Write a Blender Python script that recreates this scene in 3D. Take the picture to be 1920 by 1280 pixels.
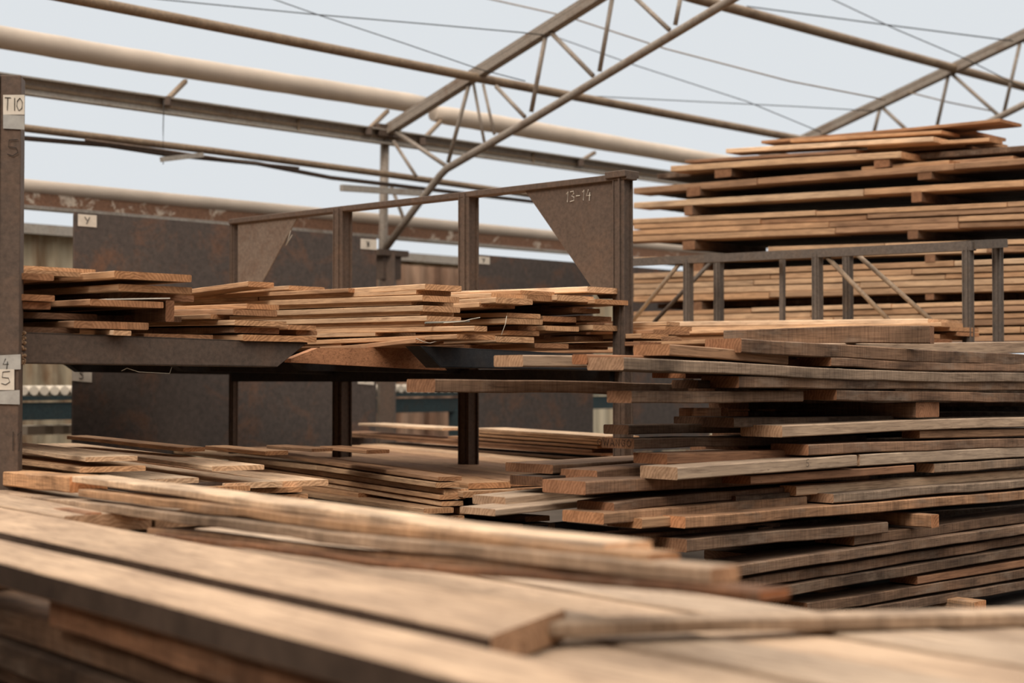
import bpy, bmesh, math, random
from mathutils import Vector, Matrix
random.seed(7)
SC = bpy.context.scene
for o in list(bpy.data.objects): bpy.data.objects.remove(o)
COL = SC.collection

# ------------------------------------------------------------------ camera
F = 2900.0; EYE = 0.95; PITCH = math.atan(72 / F)
cam = bpy.data.cameras.new('camera'); co = bpy.data.objects.new('camera', cam); COL.objects.link(co)
cam.sensor_width = 36.0; cam.lens = F * 36 / 1920
co.location = (0, 0, EYE); co.rotation_euler = (math.pi / 2 + PITCH, 0, 0)
cam.dof.use_dof = True; cam.dof.focus_distance = 5.9; cam.dof.aperture_fstop = 2.6
cam.clip_end = 200
SC.camera = co

# ------------------------------------------------------------------ sky and daylight
w = bpy.data.worlds.new('world'); SC.world = w; w.use_nodes = True
nt = w.node_tree; nt.nodes.clear()
bg = nt.nodes.new('ShaderNodeBackground'); wo = nt.nodes.new('ShaderNodeOutputWorld')
tc = nt.nodes.new('ShaderNodeTexCoord'); sep = nt.nodes.new('ShaderNodeSeparateXYZ')
nt.links.new(tc.outputs['Generated'], sep.inputs[0])
# overcast sky: open and bright ahead and above, built-up and dim low down on the near side
mz = nt.nodes.new('ShaderNodeMapRange'); mz.inputs[1].default_value = -0.02; mz.inputs[2].default_value = 0.5
nt.links.new(sep.outputs[2], mz.inputs[0])
my = nt.nodes.new('ShaderNodeMapRange'); my.inputs[1].default_value = 0.1; my.inputs[2].default_value = 0.6
nt.links.new(sep.outputs[1], my.inputs[0])
mx = nt.nodes.new('ShaderNodeMath'); mx.operation = 'MAXIMUM'
nt.links.new(mz.outputs[0], mx.inputs[0]); nt.links.new(my.outputs[0], mx.inputs[1])
cr = nt.nodes.new('ShaderNodeMix'); cr.data_type = 'RGBA'
cr.inputs['A'].default_value = (0.13, 0.108, 0.095, 1); cr.inputs['B'].default_value = (0.735, 0.77, 0.80, 1)
nt.links.new(mx.outputs[0], cr.inputs['Factor'])
zc = nt.nodes.new('ShaderNodeMix'); zc.data_type = 'RGBA'; zc.inputs['B'].default_value = (0.84, 0.775, 0.71, 1)
mw = nt.nodes.new('ShaderNodeMapRange'); mw.inputs[1].default_value = 0.30; mw.inputs[2].default_value = 0.6
nt.links.new(sep.outputs[2], mw.inputs[0]); nt.links.new(mw.outputs[0], zc.inputs['Factor'])
nt.links.new(cr.outputs['Result'], zc.inputs['A']); nt.links.new(zc.outputs['Result'], bg.inputs[0])
mg = nt.nodes.new('ShaderNodeMapRange'); mg.inputs[1].default_value = 0.30; mg.inputs[2].default_value = 0.9
mg.inputs[3].default_value = 1.0; mg.inputs[4].default_value = 3.1          # an overcast zenith is brighter than the horizon
nt.links.new(sep.outputs[2], mg.inputs[0]); nt.links.new(mg.outputs[0], bg.inputs[1])
nt.links.new(bg.outputs[0], wo.inputs[0])
sun = bpy.data.lights.new('sun', 'SUN'); so = bpy.data.objects.new('sun', sun); COL.objects.link(so)
sun.energy = 2.0; sun.angle = math.radians(20); sun.color = (1.0, 0.90, 0.80)
so.rotation_euler = Vector((0.34, 0.66, -0.62)).to_track_quat('-Z', 'Y').to_euler()
vs = SC.view_settings; vs.view_transform = 'Standard'; vs.look = 'None'; vs.exposure = 0.0; vs.gamma = 1.0
vs.use_curve_mapping = False

# ------------------------------------------------------------------ geometry of the photograph
CP, SP = math.cos(PITCH), math.sin(PITCH)
O = Vector((0, 0, EYE))
def ray(px, py):
    a, b = (px - 960) / F, (640 - py) / F
    return Vector((a, CP - b * SP, SP + b * CP))
def at(px, py, y):                       # point on the ray at forward distance y
    r = ray(px, py); return O + r * (y / r.y)
def head(deg): a = math.radians(deg); return Vector((math.sin(a), math.cos(a), 0))
A = head(44.7); B = head(-45.3)
class Plane:                             # vertical plane of a heading through a point
    def __init__(s, px, y, h):
        s.p = at(px, 700, y); s.h = h
        n = Vector((h.y, -h.x, 0))
        s.n = n if n.y > 0 else -n       # points away from the camera
    def hit(s, px, py, shift=0.0):
        r = ray(px, py); q = s.p + s.n * shift
        return O + r * ((q - O).dot(s.n) / r.dot(s.n))
def width_to(c, v, ex):                  # how far along v until the picture column ex
    k = (ex - 960) / F
    d = c - O
    dep = lambda q: q.y * CP + q.z * SP
    return (k * dep(d) - d.x) / (v.x - k * dep(v))

# ------------------------------------------------------------------ materials
def mat(name):
    m = bpy.data.materials.new(name); m.use_nodes = True
    t = m.node_tree; b = t.nodes['Principled BSDF']; b.inputs['Specular IOR Level'].default_value = 0.25
    return m, t, b
def N(t, ty, **kw):
    n = t.nodes.new(ty)
    for k, v in kw.items(): setattr(n, k, v)
    return n
def ramp(t, fac, stops):
    r = N(t, 'ShaderNodeValToRGB'); e = r.color_ramp.elements
    e[0].position, e[0].color = stops[0][0], (*stops[0][1], 1)
    e[1].position, e[1].color = stops[-1][0], (*stops[-1][1], 1)
    for p, c in stops[1:-1]:
        x = e.new(p); x.color = (*c, 1)
    t.links.new(fac, r.inputs[0]); return r.outputs[0]
def mul(t, a, b, f=1.0, mode='MULTIPLY'):
    m = N(t, 'ShaderNodeMix', data_type='RGBA', blend_type=mode)
    m.inputs['Factor'].default_value = f
    t.links.new(a, m.inputs['A']); t.links.new(b, m.inputs['B']); return m.outputs['Result']
def coords(t, scale, rnd=True):
    c = N(t, 'ShaderNodeTexCoord'); mp = N(t, 'ShaderNodeMapping'); mp.inputs['Scale'].default_value = scale
    if rnd:
        oi = N(t, 'ShaderNodeObjectInfo'); mm = N(t, 'ShaderNodeMath', operation='MULTIPLY'); mm.inputs[1].default_value = 37.0 if rnd is True else rnd
        t.links.new(oi.outputs['Random'], mm.inputs[0])
        ad = N(t, 'ShaderNodeVectorMath', operation='ADD')
        t.links.new(c.outputs['Object'], ad.inputs[0]); t.links.new(mm.outputs[0], ad.inputs[1])
        t.links.new(ad.outputs[0], mp.inputs[0])
    else: t.links.new(c.outputs['Object'], mp.inputs[0])
    return mp.outputs[0]
def noise(t, vec, scale, detail=5, rough=.6, dist=0):
    n = N(t, 'ShaderNodeTexNoise'); n.inputs['Scale'].default_value = scale; n.inputs['Detail'].default_value = detail
    n.inputs['Roughness'].default_value = rough; n.inputs['Distortion'].default_value = dist
    t.links.new(vec, n.inputs['Vector']); return n.outputs['Fac']
def bump(t, b, fac, strength, dist=.004):
    bp = N(t, 'ShaderNodeBump'); bp.inputs['Strength'].default_value = strength; bp.inputs['Distance'].default_value = dist
    t.links.new(fac, bp.inputs['Height']); t.links.new(bp.outputs[0], b.inputs['Normal'])
def wood(name, old=0.0):
    m, t, b = mat(name)
    oi = N(t, 'ShaderNodeObjectInfo')
    g1 = noise(t, coords(t, (1.0, 16, 22)), 5.0, 6, .65, 1.2)
    c1 = ramp(t, g1, [(.28, (.42, .38, .35)), (.5, (.92, .92, .92)), (.72, (1.22, 1.2, 1.15))])
    g2 = noise(t, coords(t, (1.3, 3.5, 3.5)), 2.2, 3, .6, .6)          # large blotches
    lo = .36 if old else .72
    c2 = ramp(t, g2, [(.3, (lo, lo * .97, lo * .95)), (.62, (1.08, 1.07, 1.05))])
    g3 = noise(t, coords(t, (4, 9, 14)), 7.0, 4, .7, .3)               # knots and specks
    c3 = ramp(t, g3, [(.25, (.25, .19, .15)), (.345, (1, 1, 1))])
    x = mul(t, oi.outputs['Color'], c1); x = mul(t, x, c2); x = mul(t, x, c3, .8)
    if old:                                                            # saw marks across the plank, grey bloom
        s = noise(t, coords(t, (60, 3, 3)), 2.5, 3, .6, .5)
        x = mul(t, x, ramp(t, s, [(.35, (.72, .70, .68)), (.6, (1.12, 1.12, 1.12))]), .8)
        gr = noise(t, coords(t, (2.0, 6, 6)), 2.7, 4, .65)
        gm = N(t, 'ShaderNodeMix', data_type='RGBA'); t.links.new(x, gm.inputs['A'])
        gm.inputs['B'].default_value = (.25, .19, .14, 1)
        mr = N(t, 'ShaderNodeMapRange'); mr.inputs[1].default_value = .52; mr.inputs[2].default_value = .75; mr.inputs[4].default_value = .6
        t.links.new(gr, mr.inputs[0]); t.links.new(mr.outputs[0], gm.inputs['Factor']); x = gm.outputs['Result']
        bump(t, b, s, .5, .003)
    else:
        tk = noise(t, coords(t, (9, 5, 30)), 6.0, 5, .75, .4)
        x = mul(t, x, ramp(t, tk, [(.30, (.38, .30, .25)), (.37, (1, 1, 1))]), .75)
        bump(t, b, g1, .25, .002)
    t.links.new(x, b.inputs['Base Color']); b.inputs['Roughness'].default_value = .85
    return m
def endgrain(name, tint):
    m, t, b = mat(name); oi = N(t, 'ShaderNodeObjectInfo')
    v = coords(t, (1, 1, 1), .25)
    wv = N(t, 'ShaderNodeTexWave', wave_type='RINGS', rings_direction='X'); wv.inputs['Scale'].default_value = 26
    wv.inputs['Distortion'].default_value = 9; wv.inputs['Detail'].default_value = 3; t.links.new(v, wv.inputs['Vector'])
    c1 = ramp(t, wv.outputs['Fac'], [(.2, (.82, .78, .74)), (.7, (1.04, 1.02, 1.0))])
    c2 = ramp(t, noise(t, v, 30, 4), [(.3, (.7, .68, .66)), (.6, (1.08, 1.08, 1.08))])
    rg = N(t, 'ShaderNodeRGB'); rg.outputs[0].default_value = (*tint, 1)
    x = mul(t, mul(t, mul(t, oi.outputs['Color'], rg.outputs[0]), c1), c2)
    t.links.new(x, b.inputs['Base Color']); b.inputs['Roughness'].default_value = .9
    bump(t, b, wv.outputs['Fac'], .25, .002); return m
def steel(name, base, rust, lo=.45, hi=.7, rough=.62, metal=.25, sc=6):
    m, t, b = mat(name)
    v = coords(t, (1, 1, 1)); n1 = noise(t, v, sc, 8, .68, .6); n2 = noise(t, v, sc * 9, 4, .7)
    cb = ramp(t, n1, [(lo, base), (hi, rust)]); cs = ramp(t, n2, [(.3, (.72, .72, .72)), (.65, (1.15, 1.13, 1.1))])
    t.links.new(mul(t, cb, cs), b.inputs['Base Color'])
    b.inputs['Roughness'].default_value = rough; b.inputs['Metallic'].default_value = metal
    bump(t, b, n2, .2, .002); return m
def plain(name, col, rough=.8, vary=.3, sc=8):
    m, t, b = mat(name)
    n1 = noise(t, coords(t, (1, 1, 1)), sc, 6, .65)
    r = ramp(t, n1, [(.3, tuple(c * (1 - vary) for c in col)), (.65, tuple(min(1, c * (1 + vary * .4)) for c in col))])
    t.links.new(r, b.inputs['Base Color']); b.inputs['Roughness'].default_value = rough; return m
WOOD, OLD = wood('planed_wood'), wood('weathered_wood', 1.0)
END, ENDOLD = endgrain('end_grain', (.92, .80, .70)), endgrain('weathered_end_grain', (1.15, .96, .82))
EDGE_DARK = plain('dark_plank_edge', (.075, .05, .035), .95, .4, 14)
RACK = steel('rusty_dark_steel', (.105, .076, .059), (.15, .095, .065), .5, .8)
RACKD = steel('dark_blue_black_steel', (.030, .030, .032), (.055, .045, .04))
PLATE = steel('rusty_plate', (.085, .07, .062), (.17, .09, .055), .5, .72, .6, .2, 3.2)
GALV = steel('dull_galvanised_steel', (.36, .33, .29), (.26, .20, .15), .5, .75, .55, .2)
PIPE = steel('brown_dusty_pipe', (.25, .185, .125), (.17, .115, .075), .45, .7, .6, .15)
TRUSS = steel('grey_truss_paint', (.28, .24, .20), (.19, .13, .09), .5, .75, .55, .2)
MEMB = plain('dusty_cream_membrane', (.50, .42, .34), .8, .15, 2)
PAPER = plain('paper', (.62, .56, .47), .9, .15, 20)
TAPE = plain('grey_tape', (.36, .35, .32), .6, .25, 20)
INK = plain('dark_ink', (.02, .018, .015), .7, .1); CHALK = plain('chalk', (.62, .58, .5), .9, .1)
WALLM, tW, bW = mat('stained_corrugated_sheet')
_v = coords(tW, (1, 1, .22), False)
_x = ramp(tW, noise(tW, _v, 1.6, 6, .65, .5), [(.36, (.20, .125, .07)), (.46, (.36, .30, .205)), (.62, (.44, .385, .28))])
tW.links.new(_x, bW.inputs['Base Color']); bW.inputs['Roughness'].default_value = .8
BROWNM, tW, bW = mat('brown_corrugated_sheet')
_x = ramp(tW, noise(tW, coords(tW, (1, 1, .25), False), 2.2, 6, .65, .5), [(.36, (.12, .06, .035)), (.6, (.33, .215, .145))])
tW.links.new(_x, bW.inputs['Base Color']); bW.inputs['Roughness'].default_value = .8
TEAL = steel('teal_painted_steel', (.035, .055, .06), (.05, .05, .045), .5, .7)
PALE = plain('pale_concrete', (.66, .58, .47), .9, .2, 5)
GROUND = plain('dusty_ground', (.085, .066, .05), .95, .4, 1.5)
STRING = plain('baling_string', (.55, .5, .4), .8, .1)

# ------------------------------------------------------------------ object helpers
def link(name, me, m, parent=None):
    o = bpy.data.objects.new(name, me); COL.objects.link(o)
    for x in (m if isinstance(m, (list, tuple)) else [m]): me.materials.append(x)
    if parent is not None:
        o.parent = parent
        o.matrix_parent_inverse = Matrix.Translation(-parent.location)
    return o
def tag(o, label, cat, group=None, kind=None):
    if kind: o['kind'] = kind
    if label: o['label'] = label
    if cat: o['category'] = cat
    if group: o['group'] = group
    return o
def thing(name, label, cat, loc, group=None):
    o = bpy.data.objects.new(name, None); COL.objects.link(o); o.location = loc
    return tag(o, label, cat, group)
def mesh(bm, name='m'):
    bmesh.ops.recalc_face_normals(bm, faces=bm.faces)
    me = bpy.data.meshes.new(name); bm.to_mesh(me); bm.free(); return me
def bar_bm(bm, p, q, wd, ht, up=Vector((0, 0, 1)), bev=0.0):      # rectangular bar between two points
    d = (q - p); u = d.normalized(); s = u.cross(up)
    if s.length < 1e-4: s = u.cross(Vector((1, 0, 0)))
    s.normalize(); n = s.cross(u)
    vs_ = []
    for c in (p, q):
        for a, b in ((-1, -1), (1, -1), (1, 1), (-1, 1)):
            vs_.append(bm.verts.new(c + s * a * wd / 2 + n * b * ht / 2))
    for f in ((0, 1, 2, 3), (7, 6, 5, 4), (0, 4, 5, 1), (1, 5, 6, 2), (2, 6, 7, 3), (3, 7, 4, 0)):
        bm.faces.new([vs_[i] for i in f])
def tube_bm(bm, pts, r, n=12, rs=None):
    rings = []
    for i, p in enumerate(pts):
        d = (pts[min(i + 1, len(pts) - 1)] - pts[max(i - 1, 0)]).normalized()
        s = d.cross(Vector((0, 0, 1)))
        if s.length < 1e-3: s = d.cross(Vector((1, 0, 0)))
        s.normalize(); t_ = s.cross(d); rr = rs[i] if rs else r
        rings.append([bm.verts.new(p + (s * math.cos(k * 2 * math.pi / n) + t_ * math.sin(k * 2 * math.pi / n)) * rr) for k in range(n)])
    for a, b in zip(rings, rings[1:]):
        for k in range(n): bm.faces.new((a[k], a[(k + 1) % n], b[(k + 1) % n], b[k]))
    bm.faces.new(rings[0]); bm.faces.new(rings[-1])
def local(bm, loc):
    bmesh.ops.translate(bm, verts=bm.verts, vec=-Vector(loc))
def child(name, bm, m, parent, smooth=False):
    me = mesh(bm)
    if smooth:
        for p in me.polygons: p.use_smooth = len(p.vertices) == 4
    o = bpy.data.objects.new(name, me); COL.objects.link(o)
    me.transform(Matrix.Translation(-world_loc(parent))); o.parent = parent
    for x in (m if isinstance(m, (list, tuple)) else [m]): me.materials.append(x)
    return o
def world_loc(p):
    v = Vector((0, 0, 0))
    while p is not None: v += p.location; p = p.parent
    return v
def solo(name, bm, m, label, cat, group=None, kind=None, loc=None, smooth=False):
    bm.verts.ensure_lookup_table()
    loc = loc or bm.verts[0].co.copy()
    local(bm, loc); me = mesh(bm)
    if smooth:
        for p in me.polygons: p.use_smooth = len(p.vertices) == 4
    o = bpy.data.objects.new(name, me); COL.objects.link(o); o.location = loc
    for x in (m if isinstance(m, (list, tuple)) else [m]): me.materials.append(x)
    return tag(o, label, cat, group, kind)
def bevel(o, wd=.003, seg=2):
    md = o.modifiers.new('bevel', 'BEVEL'); md.width = wd; md.segments = seg; md.limit_method = 'ANGLE'
def prism_bm(bm, pts, off):                                        # polygon swept by a vector
    a = [bm.verts.new(p) for p in pts]; b = [bm.verts.new(p + off) for p in pts]; n = len(pts)
    bm.faces.new(a); bm.faces.new(b[::-1])
    for i in range(n): bm.faces.new((a[i], b[i], b[(i + 1) % n], a[(i + 1) % n]))
def strokes_bm(bm, polys, org, ux, uz, r):                         # handwriting: polylines in a surface's own plane
    for pl in polys:
        tube_bm(bm, [org + ux * x + uz * z for x, z in pl], r, 6)
GL = {'T': [[(0, 1), (.7, 1)], [(.35, 1), (.3, 0)]], 'I': [[(.2, 1), (.2, 0)]], '1': [[(.1, .8), (.3, 1), (.2, 0)]],
      'O': [[(.35, 1), (.05, .75), (0, .35), (.25, 0), (.6, .2), (.65, .7), (.35, 1)]],
      '5': [[(.6, 1), (.1, .95), (.05, .55), (.5, .5), (.6, .2), (.3, 0), (0, .1)]],
      'S': [[(.6, .9), (.3, 1), (.05, .8), (.5, .45), (.55, .15), (.25, 0), (0, .12)]],
      'Y': [[(0, 1), (.35, .5)], [(.75, 1), (.25, 0)]],
      '3': [[(.05, .95), (.45, 1), (.5, .75), (.2, .55), (.55, .4), (.5, .08), (0, .02)]],
      '-': [[(0, .5), (.5, .5)]], '4': [[(.3, 1), (.05, .4), (.6, .42)], [(.5, .7), (.42, -.1)]],
      'Q': [[(.3, 1), (.05, .7), (.3, .45), (.55, .7), (.3, 1)], [(.3, .45), (.25, 0)], [(.05, .25), (.55, .2)]],
      'W': [[(0, 1), (.2, 0), (.4, .7), (.6, 0), (.8, 1)]], 'A': [[(0, 0), (.3, 1), (.6, 0)], [(.1, .35), (.5, .35)]],
      'N': [[(0, 0), (0, 1), (.5, 0), (.5, 1)]], 'G': [[(.6, .85), (.3, 1), (0, .5), (.3, 0), (.6, .2), (.6, .5), (.35, .5)]],
      'X': [[(0, 1), (.6, .1)], [(.55, 1), (.1, 0)], [(.1, .5), (.6, .55)]]}
def write(txt, org, ux, uz, h, r, m, parent, name='handwriting', gap=.25, wd=None):
    bm = bmesh.new(); x = 0
    sx = wd or h
    for ch in txt:
        g = GL[ch]
        strokes_bm(bm, [[((a * sx) + x, b * h) for a, b in pl] for pl in g], org, ux, uz, r)
        x += (max(a for pl in g for a, _ in pl) + gap) * sx
    return child(name, bm, m, parent)

# ------------------------------------------------------------------ planks
COLS = {'fresh': (.56, .375, .23), 'tan': (.47, .285, .16), 'mid': (.36, .21, .12), 'brown': (.25, .145, .088),
        'old': (.20, .125, .08), 'dark': (.12, .078, .052), 'grey': (.30, .215, .15), 'red': (.30, .155, .085),
        'pale': (.70, .51, .345), 'dust': (.46, .34, .24)}
WORD = {'fresh': 'pale tan', 'tan': 'tan', 'mid': 'light brown', 'brown': 'brown', 'old': 'weathered brown', 'dark': 'dark brown',
        'grey': 'greyed', 'red': 'reddish brown', 'pale': 'cream coloured', 'dust': 'dusty beige'}
REG = []
def plank(pts, W, T, kind, stack, vdir=None, extra=0.0, note=None, rough=None, name='wood_plank', lead=0.0, skew=0.0):
    """pts: top front edge from the visible end, world points. vdir: horizontal width direction."""
    pts = [p.copy() for p in pts]
    d = (pts[-1] - pts[0]); L0 = d.length; u = d.normalized()
    if extra: pts.append(pts[-1] + (pts[-1] - pts[-2]).normalized() * extra)
    if lead: pts.insert(0, pts[0] - (pts[1] - pts[0]).normalized() * lead)
    d = pts[-1] - pts[0]; u = d.normalized(); L = d.length
    v = vdir - u * vdir.dot(u); v.normalize(); n = u.cross(v)
    sg = 1.0
    if n.z < 0: n = -n; sg = -1.0
    yax = n.cross(u)                                              # right handed frame
    M = Matrix((u, yax, n)).transposed().to_4x4(); M.translation = pts[0]
    inv = M.inverted(); lp = [inv @ p for p in pts]
    old = kind in ('old', 'dark', 'grey', 'brown') if rough is None else rough
    st = max(6, min(26, int(L / (.16 if old else .35))))
    rnd = random.Random(int(abs(pts[0].x) * 7919 + abs(pts[0].z) * 104729 + ord(kind[0]) * 31) & 0xfffff)
    bm = bmesh.new(); rings = []
    b = min(.0035, T * .12); ph = [rnd.random() * 6.28 for _ in range(6)]
    amp = (.0035 if old else .0012)
    def prof(x):
        for a, c in zip(lp, lp[1:]):
            if x <= c.x or c is lp[-1]:
                f = (x - a.x) / max(1e-6, c.x - a.x); return a.y + (c.y - a.y) * f, a.z + (c.z - a.z) * f
    xs = [L * i / st for i in range(st + 1)]
    for x in xs:
        oy, oz = (0, 0)
        k = 3 if len(lp) > 2 else 1                               # soften the bends
        for j in range(-(k // 2), k // 2 + 1):
            q = prof(min(L, max(0, x + j * L / 10))) ; oy += q[0] / k; oz += q[1] / k
        w1 = amp * (math.sin(x * 9 + ph[0]) + .6 * math.sin(x * 23 + ph[1]))
        w2 = amp * (math.sin(x * 7 + ph[2]) + .6 * math.sin(x * 19 + ph[3]))
        w3 = amp * 1.3 * math.sin(x * 6 + ph[4])
        y0, y1 = w1, sg * W + w3; z1, z0 = w2 * .3, -T + w2 * .5
        s_ = b * sg
        ring = [(y0 + s_, z1), (y0, z1 - b), (y0, z0 + b), (y0 + s_, z0), (y1 - s_, z0), (y1, z0 + b), (y1, z1 - b), (y1 - s_, z1)]
        sk = skew if x == 0 else 0
        rings.append([bm.verts.new((x + sk * abs(a) / W, oy + a, oz + c)) for a, c in ring])
    for a, c in zip(rings, rings[1:]):
        for i in range(8): bm.faces.new((a[i], a[(i + 1) % 8], c[(i + 1) % 8], c[i]))
    f1 = bm.faces.new(rings[0]); f2 = bm.faces.new(rings[-1]); f1.material_index = 1; f2.material_index = 1
    me = mesh(bm, 'plank'); o = bpy.data.objects.new(name, me); COL.objects.link(o)
    me.materials.append(OLD if old else WOOD); me.materials.append(ENDOLD if old else END)
    o.matrix_world = M
    c = COLS[kind]; j = .88 + .24 * rnd.random(); h = (rnd.random() - .5) * .08
    o.color = (c[0] * j * (1 + h), c[1] * j, c[2] * j * (1 - h), 1)
    REG.append([o, stack, kind, pts[0].z, note, pts[0]])
    return o
def px_plank(plane, px, ex, t, kind, stack, shift=0.0, vdir=None, extra=0.0, hd=None, wfix=.2, **kw):
    """px: picture points of the top front edge, visible end first. The first lies on plane (+shift); the rest on a vertical plane of heading hd."""
    c = plane.hit(*px[0], shift)
    h = hd or plane.h
    pl = Plane.__new__(Plane); pl.p = c; pl.h = h; n = Vector((h.y, -h.x, 0)); pl.n = n if n.y > 0 else -n
    pts = [c] + [pl.hit(*q) for q in px[1:]]
    v = pl.n
    if vdir is not None: v = vdir
    W = width_to(c, v, ex) if ex is not None else wfix
    W = max(.03, min(abs(W), .42))
    depth = (c - O).dot(Vector((0, CP, SP)))
    T = t * depth / F
    return plank(pts, W, T, kind, stack, v, extra, **kw)

# ================================================================== SETTING
bm = bmesh.new(); bmesh.ops.create_grid(bm, x_segments=60, y_segments=60, size=40)
rr = random.Random(3)
for v in bm.verts: v.co.z += rr.random() * .012
g = solo('ground', bm, GROUND, None, None, kind='structure', loc=Vector((0, 0, 0))); g.location = (0, 20, -.01)

PE = Plane(722, 13.0, A)                     # eave line of the shed
T1 = Plane(722, 13.0, B)                     # first roof truss
p2 = T1.p + A * 5.0
T2 = Plane.__new__(Plane); T2.p = p2; T2.h = B; T2.n = T1.n
# back wall of corrugated sheet
def corrugated(name, pl, x0, x1, ytop, m, shift, pitch=.20, dep=.03, label=None):
    a = pl.hit(x0, ytop, shift); b_ = pl.hit(x1, ytop, shift); b_.z = a.z
    L = (b_ - a).length; u = (b_ - a).normalized(); n = pl.n; H = a.z
    bm = bmesh.new(); k = int(L / (pitch / 4)); prof = [0, 1, 1, 0]
    top = []; bot = []
    for i in range(k):
        base = a + u * (i * pitch / 4) + n * dep * prof[i % 4]
        top.append(bm.verts.new(base)); bot.append(bm.verts.new(base - Vector((0, 0, H))))
    t2 = [bm.verts.new(v.co + n * .06) for v in top]; b2 = [bm.verts.new(v.co + n * .06) for v in bot]
    for i in range(k - 1):
        bm.faces.new((top[i], top[i + 1], bot[i + 1], bot[i])); bm.faces.new((t2[i], b2[i], b2[i + 1], t2[i + 1]))
        bm.faces.new((top[i], t2[i], t2[i + 1], top[i + 1]))
    return solo(name, bm, m, label, None, kind='structure', loc=a - Vector((0, 0, H)))
corrugated('wall_back', PE, -400, 1700, 402, WALLM, 3.0)
a = PE.hit(-400, 384, 2.98); b_ = PE.hit(1700, 384, 2.98)
wt = PE.hit(-400, 400, 2.98).z
bm = bmesh.new(); a.z = b_.z = wt + .02; bar_bm(bm, a, b_, .16, .09); solo('trim_1', bm, GALV, None, None, kind='structure')
# rust brown sheets in front of the wall
cont = corrugated('sheet_screen', PE, 705, 880, 492, BROWNM, 2.4, .22, .04)
del cont['kind']; tag(cont, 'rust brown corrugated sheet screen standing behind the rack, before the cream wall', 'screen')
# unseen walls added beside and behind the camera to block light
for nm, p, q, hh in (('shade_wall_left', Vector((-1.5, -1.4, 0)), Vector((-1.5, 2.6, 0)), 1.9), ('shade_wall_near', Vector((-1.5, -1.4, 0)), Vector((5, -1.4, 0)), 5.0), ('shade_wall_side', Vector((-3.6, 2.7, 0)), Vector((-6.6, 11.2, 0)), 3.8)):
    bm = bmesh.new(); z = Vector((0, 0, hh / 2)); bar_bm(bm, p + z, q + z, .08, hh); solo(nm, bm, BROWNM, None, None, kind='structure')
# pale ribbed deck on a long teal beam in front of the wall
ED = Plane(86, 11.6, A)
r0 = thing('roller_deck', 'long teal steel beam carrying a pale ribbed deck before the cream wall', 'conveyor', ED.hit(20, 790))
a = ED.hit(-60, 747, .1); b_ = ED.hit(1500, 747, .1); b_.z = a.z
bm = bmesh.new(); bar_bm(bm, a, b_, .12, .035); child('deck_edge', bm, TEAL, r0)
bm = bmesh.new(); bar_bm(bm, a + Vector((0, 0, -.10)), b_ + Vector((0, 0, -.10)), .08, .13); child('beam', bm, TEAL, r0)
bm = bmesh.new(); u = (b_ - a).normalized(); L = (b_ - a).length
for i in range(int(L / .085)):
    p = a + u * (i * .085) + Vector((0, 0, .055)) + ED.n * -.02; tube_bm(bm, [p, p + (ED.n + u * .25) * .5], .036, 8)
o = child('deck_rollers', bm, PALE, r0, True)
for i in range(7):
    p = a + u * (.3 + i * L / 7); bm = bmesh.new(); bar_bm(bm, p + Vector((0, 0, -.15)), Vector((p.x, p.y, 0)), .1, .1); child('leg', bm, TEAL, r0)
for i in range(3):
    p = ED.hit(40 + i * 33, 790, .5); bm = bmesh.new(); q = p + A * .22; p.z = q.z = .56; bar_bm(bm, p, q, .2, .07)
    solo('concrete_block', bm, PALE, ['pale block lying under the teal beam, beside the taped post', 'pale block under the teal beam, second from the taped post', 'pale block under the teal beam nearest the black panel'][i], 'block')

# ================================================================== SHED ROOF
def pipe(pl, px, rpx, m, name, label, cat, shift=0, group=None, n=12, sag=None):
    pts = [pl.hit(x, y, shift) for x, y in px]
    d = (pts[0] - O).y
    bm = bmesh.new(); tube_bm(bm, pts, rpx * pts[len(pts) // 2].y / F, n)
    return solo(name, bm, m, label, cat, group, smooth=True)
# purlin A, in front of the truss
PA = Plane(885, T1.hit(885, 142).y - .12, A)
pipe(PA, [(-200, -68), (100, -10), (500, 68), (885, 144), (1200, 204), (1560, 272), (1900, 337)], 9, PIPE, 'roof_purlin', 'brown dusty pipe purlin crossing below the top of the nearer roof truss', 'purlin', group='roof purlins')
cB = T2.hit(1785, 130); PB = Plane(1785, cB.y - .1, A)
pipe(PB, [(1000, -95), (1300, -4), (1600, 77), (1920, 163), (2100, 211)], 9, PIPE, 'roof_purlin', 'brown pipe purlin running from top centre to the right picture edge', 'purlin', group='roof purlins')
# eave channel
def straight(pl, p0, p1, shift):
    a = pl.hit(*p0, shift); b = pl.hit(*p1, shift); return a, b
ev = thing('eave_channel', 'long grey steel channel along the eave, held by the truss post', 'beam', PE.hit(46, 160))
a, b_ = straight(PE, (-60, 147), (1420, 357), 0)
h = 31 * PE.hit(40, 160).y / F
bm = bmesh.new(); bar_bm(bm, a, b_, .012, h); child('web', bm, GALV, ev)
for s in (1, -1):
    bm = bmesh.new(); z = Vector((0, 0, s * h / 2)); bar_bm(bm, a + z + PE.n * -.03, b_ + z + PE.n * -.03, .07, .012); child('flange', bm, GALV, ev)
bm = bmesh.new(); bar_bm(bm, a + PE.n * -.012, b_ + PE.n * -.012, .014, .022); child('rib', bm, PIPE, ev)
for q in (560, 1000):
    p = PE.hit(q, 147 + (q + 60) * .142 , -.02); bm = bmesh.new(); bar_bm(bm, p + Vector((0, 0, h / 2)), p - Vector((0, 0, h / 2)), .014, .02); child('splice', bm, PIPE, ev)
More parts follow.
